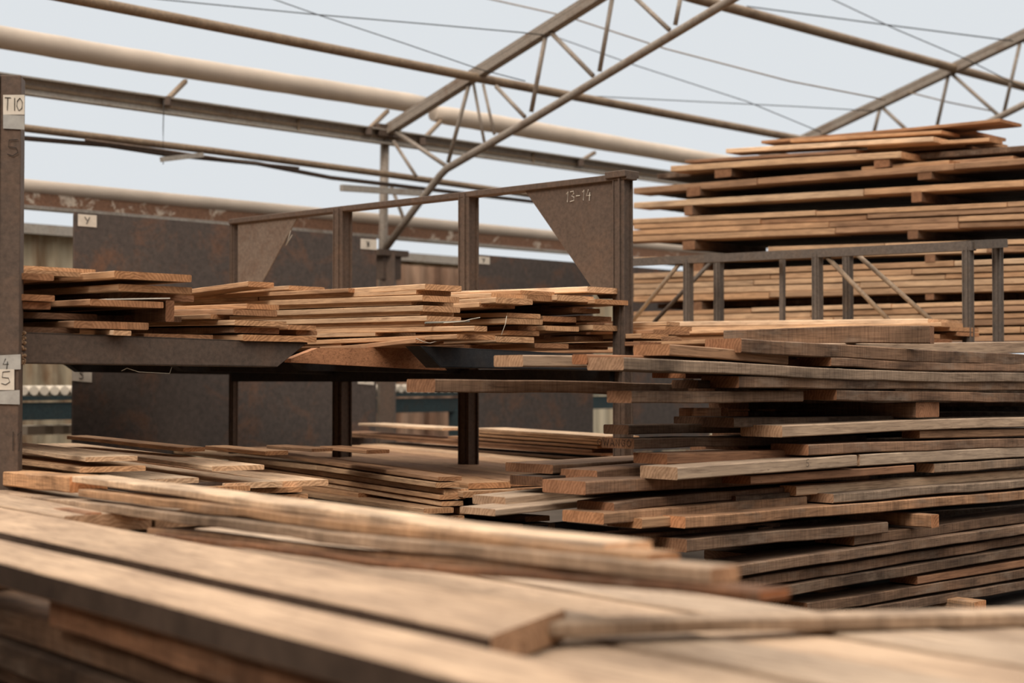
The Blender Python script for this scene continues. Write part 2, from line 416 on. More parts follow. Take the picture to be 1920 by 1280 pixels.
# rolled side curtains under the roof
def curtain(px, r0_, label, shift):
    pts = [PE.hit(x, y, shift) for x, y in px]; bm = bmesh.new()
    full = []; rs = []
    rr = random.Random(len(px) + int(px[0][0]))
    for a, c in zip(pts, pts[1:]):
        for i in range(8):
            full.append(a.lerp(c, i / 8)); rs.append(r0_ * (1 + .05 * (rr.random() - .5)))
    full.append(pts[-1]); rs.append(r0_ * .9)
    rs[0] *= .8
    tube_bm(bm, full, r0_, 20, rs); return solo('rolled_curtain', bm, MEMB, label, 'curtain', 'rolled side curtains', smooth=True)
curtain([(-160, 42), (200, 104), (500, 151), (795, 197)], .083, 'cream rolled side curtain above the eave channel, left of the truss', .35)
curtain([(812, 213), (1000, 244), (1340, 302), (1480, 326)], .083, 'cream rolled side curtain above the eave channel, right of the truss', .35)
# struts from channel to curtain
for i, (x0, y0, x1, y1) in enumerate([(348, 152, 314, 186), (727, 208, 692, 242), (828, 226, 793, 262), (1115, 286, 1089, 302)]):
    s = thing('curtain_bracket', ['short strut under the curtain roll, far left of the truss', 'short strut just left of the truss post', 'short strut just right of the truss post',
              'short strut right of centre near the thirteen fourteen gusset'][i], 'bracket', PE.hit(x1, y1, -.05), 'curtain brackets')
    bm = bmesh.new(); bar_bm(bm, PE.hit(x0, y0, .3), PE.hit(x1, y1, -.05), .03, .03); child('strut', bm, PIPE, s)
    bm = bmesh.new(); p = PE.hit(x1, y1 + 3, -.05); bar_bm(bm, p + Vector((0, 0, .03)), p - Vector((0, 0, .035)), .06, .05); child('clamp', bm, RACK, s)
# two thinner rails and the low curtain
pipe(PE, [(-100, 222), (46, 240), (400, 283), (720, 326), (1000, 366), (1150, 387)], 6.2, PIPE, 'wall_rail', 'upper of two brown pipes passing behind the steel rack gate, below the eave', 'rail', -.15)
pipe(PE, [(-100, 245), (46, 259), (200, 272), (310, 289), (480, 306), (620, 333), (780, 352), (1000, 378)], 4.2, RACK, 'wall_rail', 'thin uneven dark pipe just below the brown rail', 'rail', -.12)
pipe(PE, [(160, 262), (300, 281), (450, 303), (560, 315)], 2.6, RACK, 'iron_rod', 'thin rusty rod lashed beside the uneven dark pipe', 'rod', -.2)
pipe(PE, [(307, 188), (306, 240), (306, 308)], .9, INK, 'hanging_wire', 'thin wire hanging from the channel beside the curtain bracket', 'wire', -.2, n=6)
bm = bmesh.new(); bar_bm(bm, PE.hit(302, 299, -.25), PE.hit(380, 290, -.25), .03, .035)
solo('short_lath', bm, GALV, 'short pale lath hung on the wire under the pipes', 'lath')
bm = bmesh.new(); bar_bm(bm, PE.hit(640, 352, -.25), PE.hit(790, 362, -.25), .04, .05)
solo('short_lath', bm, GALV, 'short horizontal bar lying across the truss post beneath the brown pipe', 'lath')
lc = thing('low_rolled_curtain', 'lower rolled cream curtain over a rusty brown gutter', 'curtain', PE.hit(40, 360, .2))
a, b_ = straight(PE, (-100, 336), (1420, 479), .2)
bm = bmesh.new(); tube_bm(bm, [a.lerp(b_, i / 12) for i in range(13)], .055, 14); child('roll', bm, MEMB, lc, True)
RUSTG = steel('flaking_gutter', (.22, .12, .075), (.55, .46, .37), .56, .62, .8, .05, 5)
bm = bmesh.new(); z = Vector((0, 0, -.085)); bar_bm(bm, a + z, b_ + z, .07, .10); child('gutter', bm, RUSTG, lc)
bm = bmesh.new(); z = Vector((0, 0, -.145)); bar_bm(bm, a + z, b_ + z, .10, .025); child('lip', bm, GALV, lc)

def truss(pl, name, label, members, groups=None):
    root = thing(name, label, 'truss', pl.hit(*members[0][1][0]), None)
    for nm, px, wpx in members:
        bm = bmesh.new(); pts = [pl.hit(x, y) for x, y in px]
        r = wpx * pts[0].y / F / 2
        tube_bm(bm, pts, r, 10) if nm != 'top_chord' else None
        if nm == 'top_chord':
            off = Vector((0, 0, r * 1.0))
            bar_bm(bm, pts[0] + off * .9, pts[-1] + off * .9, r * 1.5, r * .9); bar_bm(bm, pts[0] - off * .6, pts[-1] - off * .6, r * 2.2, r * 1.4)
        child(nm, bm, TRUSS if wpx > 7 else TRUSS, root, nm != 'top_chord')
    return root
tr = truss(T1, 'roof_truss', 'nearer grey steel roof truss rising from the post behind the racks', [
    ('top_chord', [(722, 247), (885, 144), (1120, -6), (1230, -76)], 16), ('post', [(722, 240), (718, 470), (714, 900)], 17),
    ('bottom_chord', [(714, 478), (780, 388), (826, 328), (838, 316), (1000, 222), (1370, 0), (1470, -60)], 14),
    ('web', [(742, 247), (838, 312)], 8), ('web', [(880, 156), (840, 305)], 8), ('web', [(888, 158), (908, 266)], 6), ('web', [(906, 158), (927, 252)], 6),
    ('web', [(930, 162), (984, 219)], 8), ('web', [(1024, 62), (996, 210)], 9), ('web', [(1032, 60), (1112, 142)], 9),
    ('web', [(1150, -15), (1124, 134)], 9), ('web', [(1185, -10), (1255, 56)], 9), ('web', [(1277, -10), (1266, 47)], 9),
    ('web', [(738, 265), (780, 330)], 7), ('web', [(734, 350), (760, 418)], 7)])
p = T1.hit(722, 247)
bm = bmesh.new(); bar_bm(bm, p + A * -.12, p + A * .12, .14, .1); child('joint_plate', bm, RACK, tr)
bm = bmesh.new(); q = T1.hit(728, 475); bar_bm(bm, q + A * -.16, q + A * .16, .16, .05); bar_bm(bm, q + A * -.1 + Vector((0, 0, -.12)), q + A * .1 + Vector((0, 0, -.12)), .1, .2); child('base_bracket', bm, RACK, tr)
bm = bmesh.new(); bar_bm(bm, q, Vector((q.x, q.y, 0)), .16, .12); child('footing_column', bm, RACK, tr)
truss(T2, 'roof_truss', 'farther grey steel roof truss beyond the tall lumber stack at right', [
    ('top_chord', [(1420, 303), (1545, 247), (1785, 131), (1990, 32)], 13), ('bottom_chord', [(1640, 330), (1860, 226), (2000, 156)], 12),
    ('web', [(1650, 203), (1638, 250)], 7), ('web', [(1656, 203), (1705, 248)], 7), ('web', [(1778, 142), (1756, 240)], 7),
    ('web', [(1786, 140), (1872, 216)], 7), ('web', [(1914, 74), (1882, 212)], 7), ('web', [(1918, 74), (1990, 150)], 7)])
# roof wires
wires = [([(250, -6), (600, 28), (800, 45), (978, 61), (1022, 66)], 11.5, 1.1, 'twisted wire from the top left to the nearer truss top'),
         ([(500, -6), (600, 29), (760, 82), (900, 130), (985, 152)], 11.5, 1.0, 'thin wire slanting behind the nearer truss chord to the purlin'),
         ([(1030, 65), (1190, 122), (1400, 190), (1540, 248)], 13.5, .9, 'thin wire slanting from the nearer truss to the far lumber stack'),
         ([(890, -8), (1060, 30), (1250, 92), (1480, 152), (1660, 187)], 13.0, 1.4, 'pale cord crossing the sky between both trusses, ending at the far chord'),
         ([(1700, 172), (1780, 192), (1860, 208)], 15.0, 1.3, 'short pale cord inside the far truss'),
         ([(1105, 180), (1300, 190), (1500, 200), (1640, 208)], 13.5, .9, 'nearly level thin wire right of the nearer truss'),
         ([(1400, 12), (1650, 45), (1900, 77)], 13.5, 1.2, 'wire sloping gently across the sky at top right'),
         ([(1555, -4), (1680, 55), (1810, 110), (1925, 168)], 13.5, 1.0, 'steeper thin wire crossing the gently sloping one at top right')]
for px, y, r, lab in wires:
    bm = bmesh.new(); pts = [at(x, yy, y) for x, yy in px]; tube_bm(bm, pts, r * y / F, 6)
    solo('roof_wire', bm, INK if r < 1.3 else PIPE, lab, 'wire', 'wires under the open roof', smooth=True)

# ================================================================== RACKS
def boxpost(parent, pl, x, w_px, ytop, ybot, m, name='post', shift=0, flange=True, dep=None):
    """an upright of channel section standing in pl, centred on picture column x"""
    t = pl.hit(x, ytop, shift); bt = pl.hit(x, ytop, shift); bt.z = pl.hit(x, ybot, shift).z if ybot else 0
    y = t.y; W = w_px * y / F
    bm = bmesh.new()
    d = dep or W * .62
    f = pl.h if pl.h.y > 0 else -pl.h
    # I section: web plus two flanges, flanges face the aisle
    n = pl.n
    c0, c1 = t, bt
    def slab(off, sx, sy):
        a = c0 + off; b = c1 + off
        v = []
        for c in (a, b):
            for i, j in ((-1, -1), (1, -1), (1, 1), (-1, 1)): v.append(bm.verts.new(c + f * i * sx / 2 + n * j * sy / 2))
        for q in ((0, 1, 2, 3), (7, 6, 5, 4), (0, 4, 5, 1), (1, 5, 6, 2), (2, 6, 7, 3), (3, 7, 4, 0)): bm.faces.new([v[i] for i in q])
    s = W * .72; th = .008
    slab(n * (-d / 2), s, th); slab(n * (d / 2), s, th); slab(Vector((0, 0, 0)), th * 1.2, d)
    if flange: slab(f * (s * .42), th, d)
    slab(-f * (s * .30), th, d * .96)
    slab(n * (-d / 2 - .007) - f * (s * .16), .009, .014); slab(n * (-d / 2 - .004) + f * (s * .44), .006, .010)
    o = child(name, bm, m, parent); return o

# ---- left rack
LX = -100
LA = Plane(25, 4.9, A)
lr = thing('cantilever_rack', 'rusty steel rack post at the left edge with a long tapered arm', 'rack', LA.hit(24, 860))
bm = bmesh.new()
c = LA.hit(24, 146); zt = c.z; W = 40 * 4.9 / F
f_ = Vector((1, 0, 0)); n_ = Vector((0, 1, 0))
def slab2(bm, ctr, ux, uy, sx, sy, z0, z1):
    v = []
    for z in (z0, z1):
        for i, j in ((-1, -1), (1, -1), (1, 1), (-1, 1)):
            p = ctr + ux * i * sx / 2 + uy * j * sy / 2; v.append(bm.verts.new((p.x, p.y, z)))
    for q in ((0, 1, 2, 3), (7, 6, 5, 4), (0, 4, 5, 1), (1, 5, 6, 2), (2, 6, 7, 3), (3, 7, 4, 0)): bm.faces.new([v[i] for i in q])
base = LA.hit(19, 860); lean = c - Vector((base.x, base.y, c.z)); ctr = c.copy()
ux = head(80); uy = head(-10)
slab2(bm, ctr, ux, uy, W * .95, .09, 0, zt)
slab2(bm, ctr + ux * (-W * .55), ux, uy, .006, .11, 0, zt + .004)
post = child('post', bm, RACK, lr); bevel(post, .004)
fr = ctr - uy * .0475                                             # front face of the post
def on_post(px, py, parent=post):
    pl = Plane.__new__(Plane); pl.p = fr; pl.h = ux; pl.n = uy; return pl.hit(px, py)
def sheet(parent, cs, m, name, off, th=.0015):
    bm = bmesh.new(); prism_bm(bm, [p - off * .001 for p in cs], -off * th); return child(name, bm, m, parent)
# tape bands and labels
s1 = sheet(post, [on_post(6, 178), on_post(46, 178), on_post(46, 215), on_post(6, 215)], PAPER, 'paper_label', uy)
write('TIO', on_post(9, 207) - uy * .004, ux, Vector((0, 0, 1)), .040, .0011, INK, s1, wd=.026)
sheet(post, [on_post(6, 215), on_post(46, 217), on_post(46, 243), on_post(6, 241)], TAPE, 'tape_band', uy)
write('5', on_post(14, 292) - uy * .002, ux, Vector((0, 0, 1)), .052, .0014, INK, post, 'chalk_mark')
s2 = sheet(post, [on_post(-4, 666), on_post(39, 664), on_post(39, 692), on_post(-4, 694)], TAPE, 'tape_band', uy, .002)
s3 = sheet(post, [on_post(-2, 692), on_post(27, 692), on_post(27, 731), on_post(-2, 731)], PAPER, 'paper_label', uy, .003)
write('5', on_post(3, 721) - uy * .005, ux, Vector((0, 0, 1)), .042, .0013, INK, s3)
write('4', on_post(5, 690) - uy * .004, ux, Vector((0, 0, 1)), .030, .0011, INK, s2)
sheet(post, [on_post(-4, 733), on_post(37, 731), on_post(37, 758), on_post(-4, 757)], TAPE, 'tape_band', uy, .002)
write('I1', on_post(17, 845) - uy * .002, ux, Vector((0, 0, 1)), .06, .0011, INK, post, 'chalk_mark', .1)
# arm: tapered channel with a cut nose
def arm(parent, pl, top0, top1, bot1, bot0, m, thick, name='arm'):
    pts = [pl.hit(*top0), pl.hit(*top1), pl.hit(*bot1), pl.hit(*bot0)]
    bm = bmesh.new(); prism_bm(bm, pts, pl.n * .007)
    for a, b in ((pts[0], pts[1]), (pts[3], pts[2])):               # flanges run back from the web
        prism_bm(bm, [a, b, b + pl.n * thick, a + pl.n * thick], Vector((0, 0, -.007 if a is pts[0] else .007)))
    prism_bm(bm, [pts[1], pts[2], pts[2] + pl.n * thick, pts[1] + pl.n * thick], pl.h * -.007)
    o = child(name, bm, m, parent); bevel(o, .002); return o
arm(lr, LA, (40, 622), (577, 642), (520, 688), (40, 681), RACK, .09)
LARM = LA
bm = bmesh.new(); rr = random.Random(5)                          # weld lumps where the arm meets the post
for i in range(34):
    x = 40 + rr.random() * 7; y = 622 + rr.random() * 60; p = LA.hit(x, y, -.004)
    bmesh.ops.create_icosphere(bm, subdivisions=1, radius=.003 + rr.random() * .004, matrix=Matrix.Translation(p))
child('weld_bead', bm, steel('rusty_weld', (.20, .12, .07), (.3, .2, .12)), lr)
# lower arm of the same rack (mostly under the planks)
arm(lr, LA, (40, 905), (560, 905), (520, 960), (40, 970), RACK, .09)

# ---- middle rack: a gate of posts under a sloping top rail, arms toward the left
RB = Plane(1168, 7.0, B)
rk = thing('steel_rack', 'rusty steel rack with sloping top rail, corner gussets and three uprights, chalked 13-14', 'rack', RB.hit(1168, 1000))
def rail_y(x): return 325 + (1185 - x) * (411 - 325) / (1185 - 440)
boxpost(rk, RB, 1168, 37, 328, None, RACK)
boxpost(rk, RB, 879, 38, rail_y(879) + 4, None, RACK)
boxpost(rk, RB, 643, 36, rail_y(643) + 4, None, RACK)
boxpost(rk, RB, 440, 15, 413, None, RACK)
a = RB.hit(1185, 331); b_ = RB.hit(438, 416)
bm = bmesh.new(); bar_bm(bm, a, b_, .075, .028); bar_bm(bm, a + Vector((0, 0, .012)), a + RB.h * .12 + Vector((0, 0, .012)), .10, .03); o = child('top_rail', bm, RACK, rk); bevel(o, .003)
def gusset(pts, label=None):
    bm = bmesh.new(); prism_bm(bm, [RB.hit(x, y, -.02) for x, y in pts], RB.n * .006); o = child('gusset_plate', bm, RACK, rk); return o
g1 = gusset([(984, 357), (1150, 338), (1150, 560), (1124, 560)])
GUS = steel('dusty_gusset', (.15, .115, .09), (.11, .07, .05), .5, .75, .7, .1)
g2 = gusset([(446, 416), (560, 403), (486, 540), (446, 548)]); g2.data.materials[0] = GUS; g2['label'] = 'dustier pale brown gusset'
# chalk 13-14
right = -RB.h
write('13-14', RB.hit(1061, 379, -.024), right, Vector((0, 0, 1)) , .048, .0016, CHALK, g1, 'chalk_number', .28, .046)
# arms (pointing to the near left) under each upright
RA = Plane(1168, 6.96, A)
arm(rk, RA, (1180, 668), (790, 648), (829, 689), (1180, 695), RACKD, .09)
def arm3(x, lower=False):
    p = RB.hit(x, 700); p.z = 0
    d = -A
    for zt, hh in ((EYE + .128, .085),):
        a = p + Vector((0, 0, zt)); b = a + d * 1.15
        bm = bmesh.new(); prism_bm(bm, [a, b, b + d * -.14 - Vector((0, 0, hh)), a - Vector((0, 0, hh + .012))], B * .06); child('arm', bm, RACKD, rk)
arm3(879); arm3(643); arm3(440)
for x in (1168, 879, 643, 440):                                   # lower arms
    p = RB.hit(x, 700); p.z = 0
    a = p + Vector((0, 0, EYE - .62)); b = a - A * 1.15
    bm = bmesh.new(); prism_bm(bm, [a, b, b + A * .14 - Vector((0, 0, .08)), a - Vector((0, 0, .1))], B * .06); child('arm', bm, RACKD, rk)
# side rail tying the arms below the shelf
a = RB.hit(1150, 700, -.04); b_ = RB.hit(440, 700, -.04); a.z = b_.z = EYE + .02
bm = bmesh.new(); bar_bm(bm, a, b_, .05, .06); child('tie_rail', bm, RACKD, rk)

# ---- big end panels behind
PP = Plane(140, 9.3, A)
def panel(x0, x1, ytl, ytr, ybl, label, marks):
    a, b = PP.hit(x0, ytl), PP.hit(x1, ytr); b.z = a.z = max(a.z, a.z)
    zb = PP.hit(x0 - 8, ybl).z - .16
    root = thing('metal_barrier', label, 'barrier', Vector((a.x, a.y, zb)), 'rusty end panels')
    bm = bmesh.new(); prism_bm(bm, [a, b, Vector((b.x, b.y, zb)), Vector((a.x, a.y, zb))], PP.n * .012); child('plate', bm, PLATE, root)
    for e in (a + A * .05, b - A * .05):
        e = e - Vector((0, 0, .01)); bm = bmesh.new(); bar_bm(bm, e + PP.n * .045, Vector((e.x, e.y, 0)) + PP.n * .045, .05, .05); child('leg', bm, RACK, root)
    for (lx, ly, s, ch) in marks:
        cs = [PP.hit(lx, ly, -.002), PP.hit(lx + s, ly + s * .08, -.002), PP.hit(lx + s, ly + s * .72, -.002), PP.hit(lx, ly + s * .64, -.002)]
        bm = bmesh.new(); prism_bm(bm, cs, PP.n * -.002); lb = child('paper_label', bm, PAPER, root)
        wv = (cs[1] - cs[0]).length
        write(ch, cs[3].lerp(cs[0], .2) + (cs[1] - cs[0]) * .35 - PP.n * .005, A, Vector((0, 0, 1)), (cs[0] - cs[3]).length * .6, .0022, INK, lb)
    return root
panel(140, 706, 397, 452, 815, 'rust mottled steel panel lettered Y and S behind the left rack', [(146, 401, 35, 'Y'), (135, 690, 37, 'S'), (676, 447, 30, 'X'), (671, 700, 30, 'Q')])
panel(897, 1112, 477, 497, 812, 'rust mottled steel panel behind the middle rack, right of the brown screen', [(896, 480, 22, 'Y')])
panel(1186, 1330, 500, 512, 812, 'dark steel panel just right of the thirteen fourteen post', [])

# ---- small rack before the tall stack
SB = Plane(1820, 7.9, B)
sr = thing('small_steel_rack', 'grey steel rack frame with diagonal braces before the tall lumber stack', 'rack', SB.hit(1820, 1000))
def ty(x): return 456 + (1826 - x) * (487 - 456) / (1826 - 1190)
a = SB.hit(1826, 461); b_ = SB.hit(1180, 492)
GREY = steel('grey_rack_paint', (.12, .10, .085), (.15, .11, .08), .5, .75)
bm = bmesh.new(); bar_bm(bm, a, b_, .05, .045); child('top_rail', bm, GREY, sr)
bm = bmesh.new(); bar_bm(bm, SB.hit(1880, 456, .26), SB.hit(1236, 488, .26), .05, .04); child('top_rail', bm, GREY, sr)
bm = bmesh.new(); bar_bm(bm, SB.hit(1820, 459), SB.hit(1882, 456, .26), .05, .045); child('cross_rail', bm, GREY, sr)
for x, wd, sh in ((1291, 18, 0), (1533, 20, 0), (1815, 21, 0), (1348, 18, .26), (1590, 19, .26), (1871, 20, .26)):
    boxpost(sr, SB, x, wd, ty(min(x, 1826)) + 6, 720, GREY, shift=sh)
bm = bmesh.new(); bar_bm(bm, SB.hit(1467, 480, .1), SB.hit(1467, 720, .1), .026, .026); child('post', bm, GREY, sr)
for (x0, y0, x1, y1, sh, m) in ((1279, 488, 1186, 602, 0, PIPE), (1340, 484, 1226, 604, .26, GREY), (1546, 477, 1672, 606, 0, PIPE), (1604, 474, 1770, 622, .1, PIPE)):
    bm = bmesh.new(); tube_bm(bm, [SB.hit(x0, y0, sh), SB.hit(x1, y1, sh)], .013, 10); child('diagonal_brace', bm, m, sr, True)

# ================================================================== NEAR RIGHT STACK
NP = Plane(1270, 5.0, A)
def n_(px, ex, t, kind, s=0.0, **kw): return px_plank(NP, px, ex, t, kind, 'near', s, **kw)
n_([(1391, 634), (1600, 647), (1740, 656), (1930, 664)], 1320, 27, 'old', 0, note='long top plank with ringed square end, over the weathered near stack', extra=.8)
px_plank(Plane(1743, 5.95, head(-62)), [(1743, 610), (1600, 611), (1357, 619)], 1751, 33, 'old', 'near', note='short thick beam lying on top of the weathered near stack')
n_([(1500, 643), (1700, 643), (1930, 640)], None, 26, 'dust', .22, extra=.8, note='rough beige waney plank behind the top plank of the near stack')
n_([(1256, 645), (1330, 650), (1479, 665)], 1188, 21, 'mid', .03, note='short light brown plank tucked under the ringed top plank')
n_([(1559, 669), (1740, 680), (1930, 681)], 1495, 17, 'brown', .0, extra=.8)
n_([(1171, 668), (1300, 675), (1500, 687), (1700, 697), (1930, 699)], 1100, 24, 'grey', -.01, extra=.8, note='long greyed plank with bright orange sawn end near the top of the stack')
n_([(1101, 664), (1190, 666)], 1073, 19, 'red', .14, extra=1.2)
n_([(980, 666), (1075, 665), (1200, 668)], 926, 22, 'dust', .26, extra=1.2, note='pale rough plank end jutting left beside the orange sawn end')
n_([(815, 711), (1000, 711), (1110, 715), (1240, 718)], 761, 25, 'old', .42, extra=1.3, note='lone brown plank jutting farthest left under the shelf')
n_([(1385, 705), (1600, 709), (1930, 715)], 1313, 22, 'old', 0, extra=.8, note='brown plank with orange end just below the long greyed plank')
n_([(1310, 712), (1400, 714)], 1258, 16, 'dark', .12, extra=1)
n_([(1286, 698), (1380, 700)], 1222, 10, 'red', .2, extra=1)
n_([(1185, 733), (1350, 733), (1500, 733)], 1138, 23, 'old', .04, note='plank with bright splintered left end above the dark gap', extra=.02)
n_([(1569, 731), (1700, 733), (1930, 737)], 1501, 20, 'brown', 0, extra=.8)
n_([(1466, 798), (1600, 792), (1722, 786), (1930, 782)], 1388, 22, 'dust', 0, extra=.8, note='sunlit beige plank with a dark knot below the dark gap')
n_([(1724, 807), (1930, 803)], 1690, 15, 'mid', .02, extra=.8)
n_([(1516, 833), (1700, 827), (1930, 821)], 1446, 20, 'brown', 0, extra=.8)
k9 = n_([(1271, 876), (1400, 867), (1607, 853)], 1200, 24, 'dust', -.02, note='beige plank with reddish end, stamped with a small figure')
n_([(1612, 852), (1750, 845), (1930, 837)], 1600, 22, 'dust', .0, extra=.8, note='beige plank butted against the stamped one')
n_([(1408, 892), (1560, 882), (1714, 871)], 1335, 16, 'red', .0)
n_([(1754, 869), (1930, 859)], 1716, 17, 'grey', .0, extra=.8)
n_([(1493, 911), (1600, 905), (1700, 897), (1930, 880)], 1462, 18, 'pale', .05, extra=.8, note='cream rounded waney plank in the middle of the weathered stack')
n_([(1564, 926), (1740, 912), (1930, 899)], 1500, 17, 'grey', -.02, extra=.8)
n_([(1285, 969), (1400, 960), (1562, 947), (1750, 933), (1930, 919)], 1212, 22, 'mid', -.03, extra=.8, rough=True, note='long brown plank with wavy orange end, below the cream waney plank')
n_([(1380, 930), (1500, 921), (1700, 905)], 1313, 18, 'dark', .08)
n_([(1149, 942), (1313, 925), (1500, 910)], 1082, 18, 'brown', .1, extra=.5)
n_([(928, 955), (1083, 939), (1300, 920)], 862, 13, 'dust', .32, extra=.6, note='beige plank with cracked bark edge reaching toward the lower shelf')
n_([(1100, 903), (1200, 897), (1400, 888)], 1019, 25, 'brown', .12, extra=.8)
n_([(1120, 882), (1198, 875), (1400, 862)], 1050, 17, 'brown', .26, extra=.8)
n_([(1039, 871), (1180, 863), (1400, 852)], 946, 17, 'old', .42, extra=.8, note='upper left plank of the cluster jutting over the lower shelf')
n_([(1016, 893), (1150, 886)], 955, 17, 'dark', .40, extra=1.0)
n_([(948, 932), (1080, 918)], 886, 17, 'dust', .42, extra=1.0)
n_([(1132, 962), (1250, 952)], 1056, 22, 'mid', .06, extra=.8, rough=True)
n_([(1204, 972), (1330, 962)], 1138, 19, 'tan', .03, extra=.8)
n_([(1251, 851), (1340, 848), (1450, 844)], 1188, 20, 'red', .1, extra=.8, note='plank with clean pinkish square end above the stamped plank')
k10 = n_([(1187, 822), (1400, 819)], 1127, 19, 'old', .22, extra=.8, note='dark plank with stencilled letters on its end')
n_([(1180, 797), (1300, 795)], 1130, 18, 'dark', .26, extra=.8)
n_([(1375, 783), (1460, 782)], 1262, 19, 'dark', .12, extra=.8)
n_([(1286, 1010), (1400, 1000), (1525, 990)], 1218, 24, 'old', -.02, extra=.5)
n_([(1163, 1003), (1300, 992)], 1101, 20, 'brown', .1, extra=.5)
n_([(1600, 1003), (1760, 984), (1930, 960)], 1526, 20, 'old', 0, extra=.8)
n_([(1329, 1066), (1400, 1058), (1600, 1028), (1930, 983)], 1250, 22, 'old', -.03, extra=.8, note='long plank with a bare top face low in the weathered stack')
n_([(1335, 1094), (1500, 1069), (1930, 1003)], 1270, 20, 'brown', 0, extra=.8)
n_([(1400, 1109), (1600, 1077), (1930, 1024)], 1330, 21, 'old', -.01, extra=.8)
n_([(1720, 1081), (1930, 1047)], 1668, 15, 'red', .0, extra=.8)
n_([(1515, 1131), (1700, 1102), (1930, 1065)], 1450, 20, 'old', .0, extra=.8)
n_([(1600, 1142), (1930, 1087)], 1540, 19, 'old', .0, extra=.8)
# planks deep inside, filling the rows behind the front ones
INNER = []
def filler(pl, px, stack_label, s_list, kind, t, W, extra, group):
    for s in s_list:
        o = px_plank(pl, px, None, t, kind, 'filler', 0.0, extra=extra, note=None)
        o.matrix_world = Matrix.Translation(pl.n * s + pl.h * s * 1.4) @ o.matrix_world; REG.pop(); INNER.append(o)
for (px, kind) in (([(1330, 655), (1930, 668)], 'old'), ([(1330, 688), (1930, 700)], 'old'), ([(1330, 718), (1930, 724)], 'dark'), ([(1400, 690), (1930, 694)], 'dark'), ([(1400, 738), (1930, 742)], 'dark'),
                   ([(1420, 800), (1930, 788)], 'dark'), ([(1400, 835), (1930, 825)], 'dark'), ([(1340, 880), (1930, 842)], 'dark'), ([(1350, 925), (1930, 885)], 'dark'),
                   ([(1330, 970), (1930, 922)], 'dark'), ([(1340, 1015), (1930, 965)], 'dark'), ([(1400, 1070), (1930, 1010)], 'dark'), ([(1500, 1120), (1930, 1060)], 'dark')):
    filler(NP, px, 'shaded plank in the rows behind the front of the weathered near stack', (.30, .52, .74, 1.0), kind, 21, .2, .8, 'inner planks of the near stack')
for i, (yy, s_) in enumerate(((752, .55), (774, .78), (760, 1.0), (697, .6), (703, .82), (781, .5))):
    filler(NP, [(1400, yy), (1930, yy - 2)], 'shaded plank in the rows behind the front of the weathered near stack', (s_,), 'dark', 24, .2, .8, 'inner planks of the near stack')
# bearers between the layers
def bearer(px, ex, t, back, kind, s, label, hd=B):
    c = NP.hit(*px, s); v = A; W = width_to(c, v, ex); depth = c.y
    o = plank([c, c + hd * back], max(.03, abs(W)), t * depth / F, kind, 'x', v, rough=True, name='wood_bearer'); REG.pop()
    return tag(o, label, 'bearer', 'bearers of the near stack')
bearer((1716, 755), 1762, 29, .9, 'brown', .02, 'square bearer end in the dark gap of the near stack')
bearer((1746, 965), 1761, 24, .8, 'mid', -.10, 'narrow bearer with mitred end sticking out below the long brown plank')
bearer((1828, 1128), 1848, 17, .9, 'tan', -.12, 'pale bearer on the ground under the near stack')
bearer((1395, 1140), 1440, 22, .9, 'old', .05, 'bearer under the near stack behind the blurred planks')
bearer((1352, 765), 1364, 22, .2, 'red', .3, 'small reddish bearer deep in the gap of the near stack')
bearer((1420, 990), 1450, 22, .9, 'dark', .05, 'shaded bearer under the wavy ended plank')
# marks on planks
p = NP.hit(1512, 875, -.026)
write('5', p, A, Vector((0, 0, 1)), .026, .0009, INK, k9, 'stamped_figure')
def _fix(o, par):
    o.parent = par
for o in list(k9.children):
    o.matrix_parent_inverse = par_inv = k9.matrix_world.inverted(); o.location = Vector(k9.location)
pe = NP.hit(1187, 837, .22)
ow = write('OWANGO', pe + B * .155 - A * .004, -B, Vector((0, 0, 1)), .022, .0010, INK, k10, 'stencilled_letters', .3, .028)
ow.matrix_parent_inverse = k10.matrix_world.inverted(); ow.location = Vector(k10.location)

# ================================================================== MIDDLE SHELF STACK
MF = Plane(797, 6.15, B)                      # long front face
ME = Plane(797, 6.15, A)                      # line of the ends, above the arm
def mf(px, ex, t, kind, s=0.0, **kw):
    return px_plank(MF, px, ex, t, kind, kw.pop('st', 'midface'), s, **kw)
def me_(px, ex, t, kind, s=0.0, **kw):
    return px_plank(ME, px, ex, t, kind, kw.pop('st', 'midends'), s, hd=B, **kw)
mf([(797, 532), (655, 540)], 866, 11, 'fresh', 0, extra=0, note='topmost plank at the near corner of the middle shelf stack')
mf([(654, 540), (430, 551)], 700, 8, 'tan', -.03, extra=2.6)
mf([(542, 535), (430, 543)], 609, 8, 'fresh', .1, extra=2.6)
mf([(465, 527), (362, 541)], 513, 10, 'tan', -.15, extra=.3, note='tilted plank with a square end on top of the shelf stack, beside the left pile')
mf([(780, 543), (600, 551), (486, 556)], 845, 9, 'fresh', 0)
mf([(792, 553), (675, 557)], 861, 11, 'fresh', -.02, extra=1)
mf([(673, 557), (430, 566)], None, 10, 'tan', 0, extra=2.6)
mf([(484, 556), (362, 561)], None, 9, 'fresh', 0, extra=2.6)
mf([(772, 564), (525, 572), (430, 576)], 850, 8, 'fresh', 0, extra=2.6)
mf([(793, 572), (656, 577)], 863, 11, 'fresh', -.02, extra=2.6)
mf([(654, 577), (521, 582), (430, 586)], None, 9, 'tan', 0, extra=2.6)
mf([(788, 583), (600, 589), (450, 594)], 850, 8, 'fresh', 0, extra=2.6)
mf([(800, 592), (600, 597), (450, 602)], 864, 10, 'fresh', -.02, extra=2.6)
mf([(795, 601), (600, 608), (450, 612)], 850, 10, 'fresh', .0, extra=2.6)
mf([(890, 611), (745, 613), (600, 616), (520, 618)], 914, 10, 'fresh', .0, extra=2.6)
mf([(703, 622), (500, 628)], 780, 8, 'fresh', .0, extra=2.6)
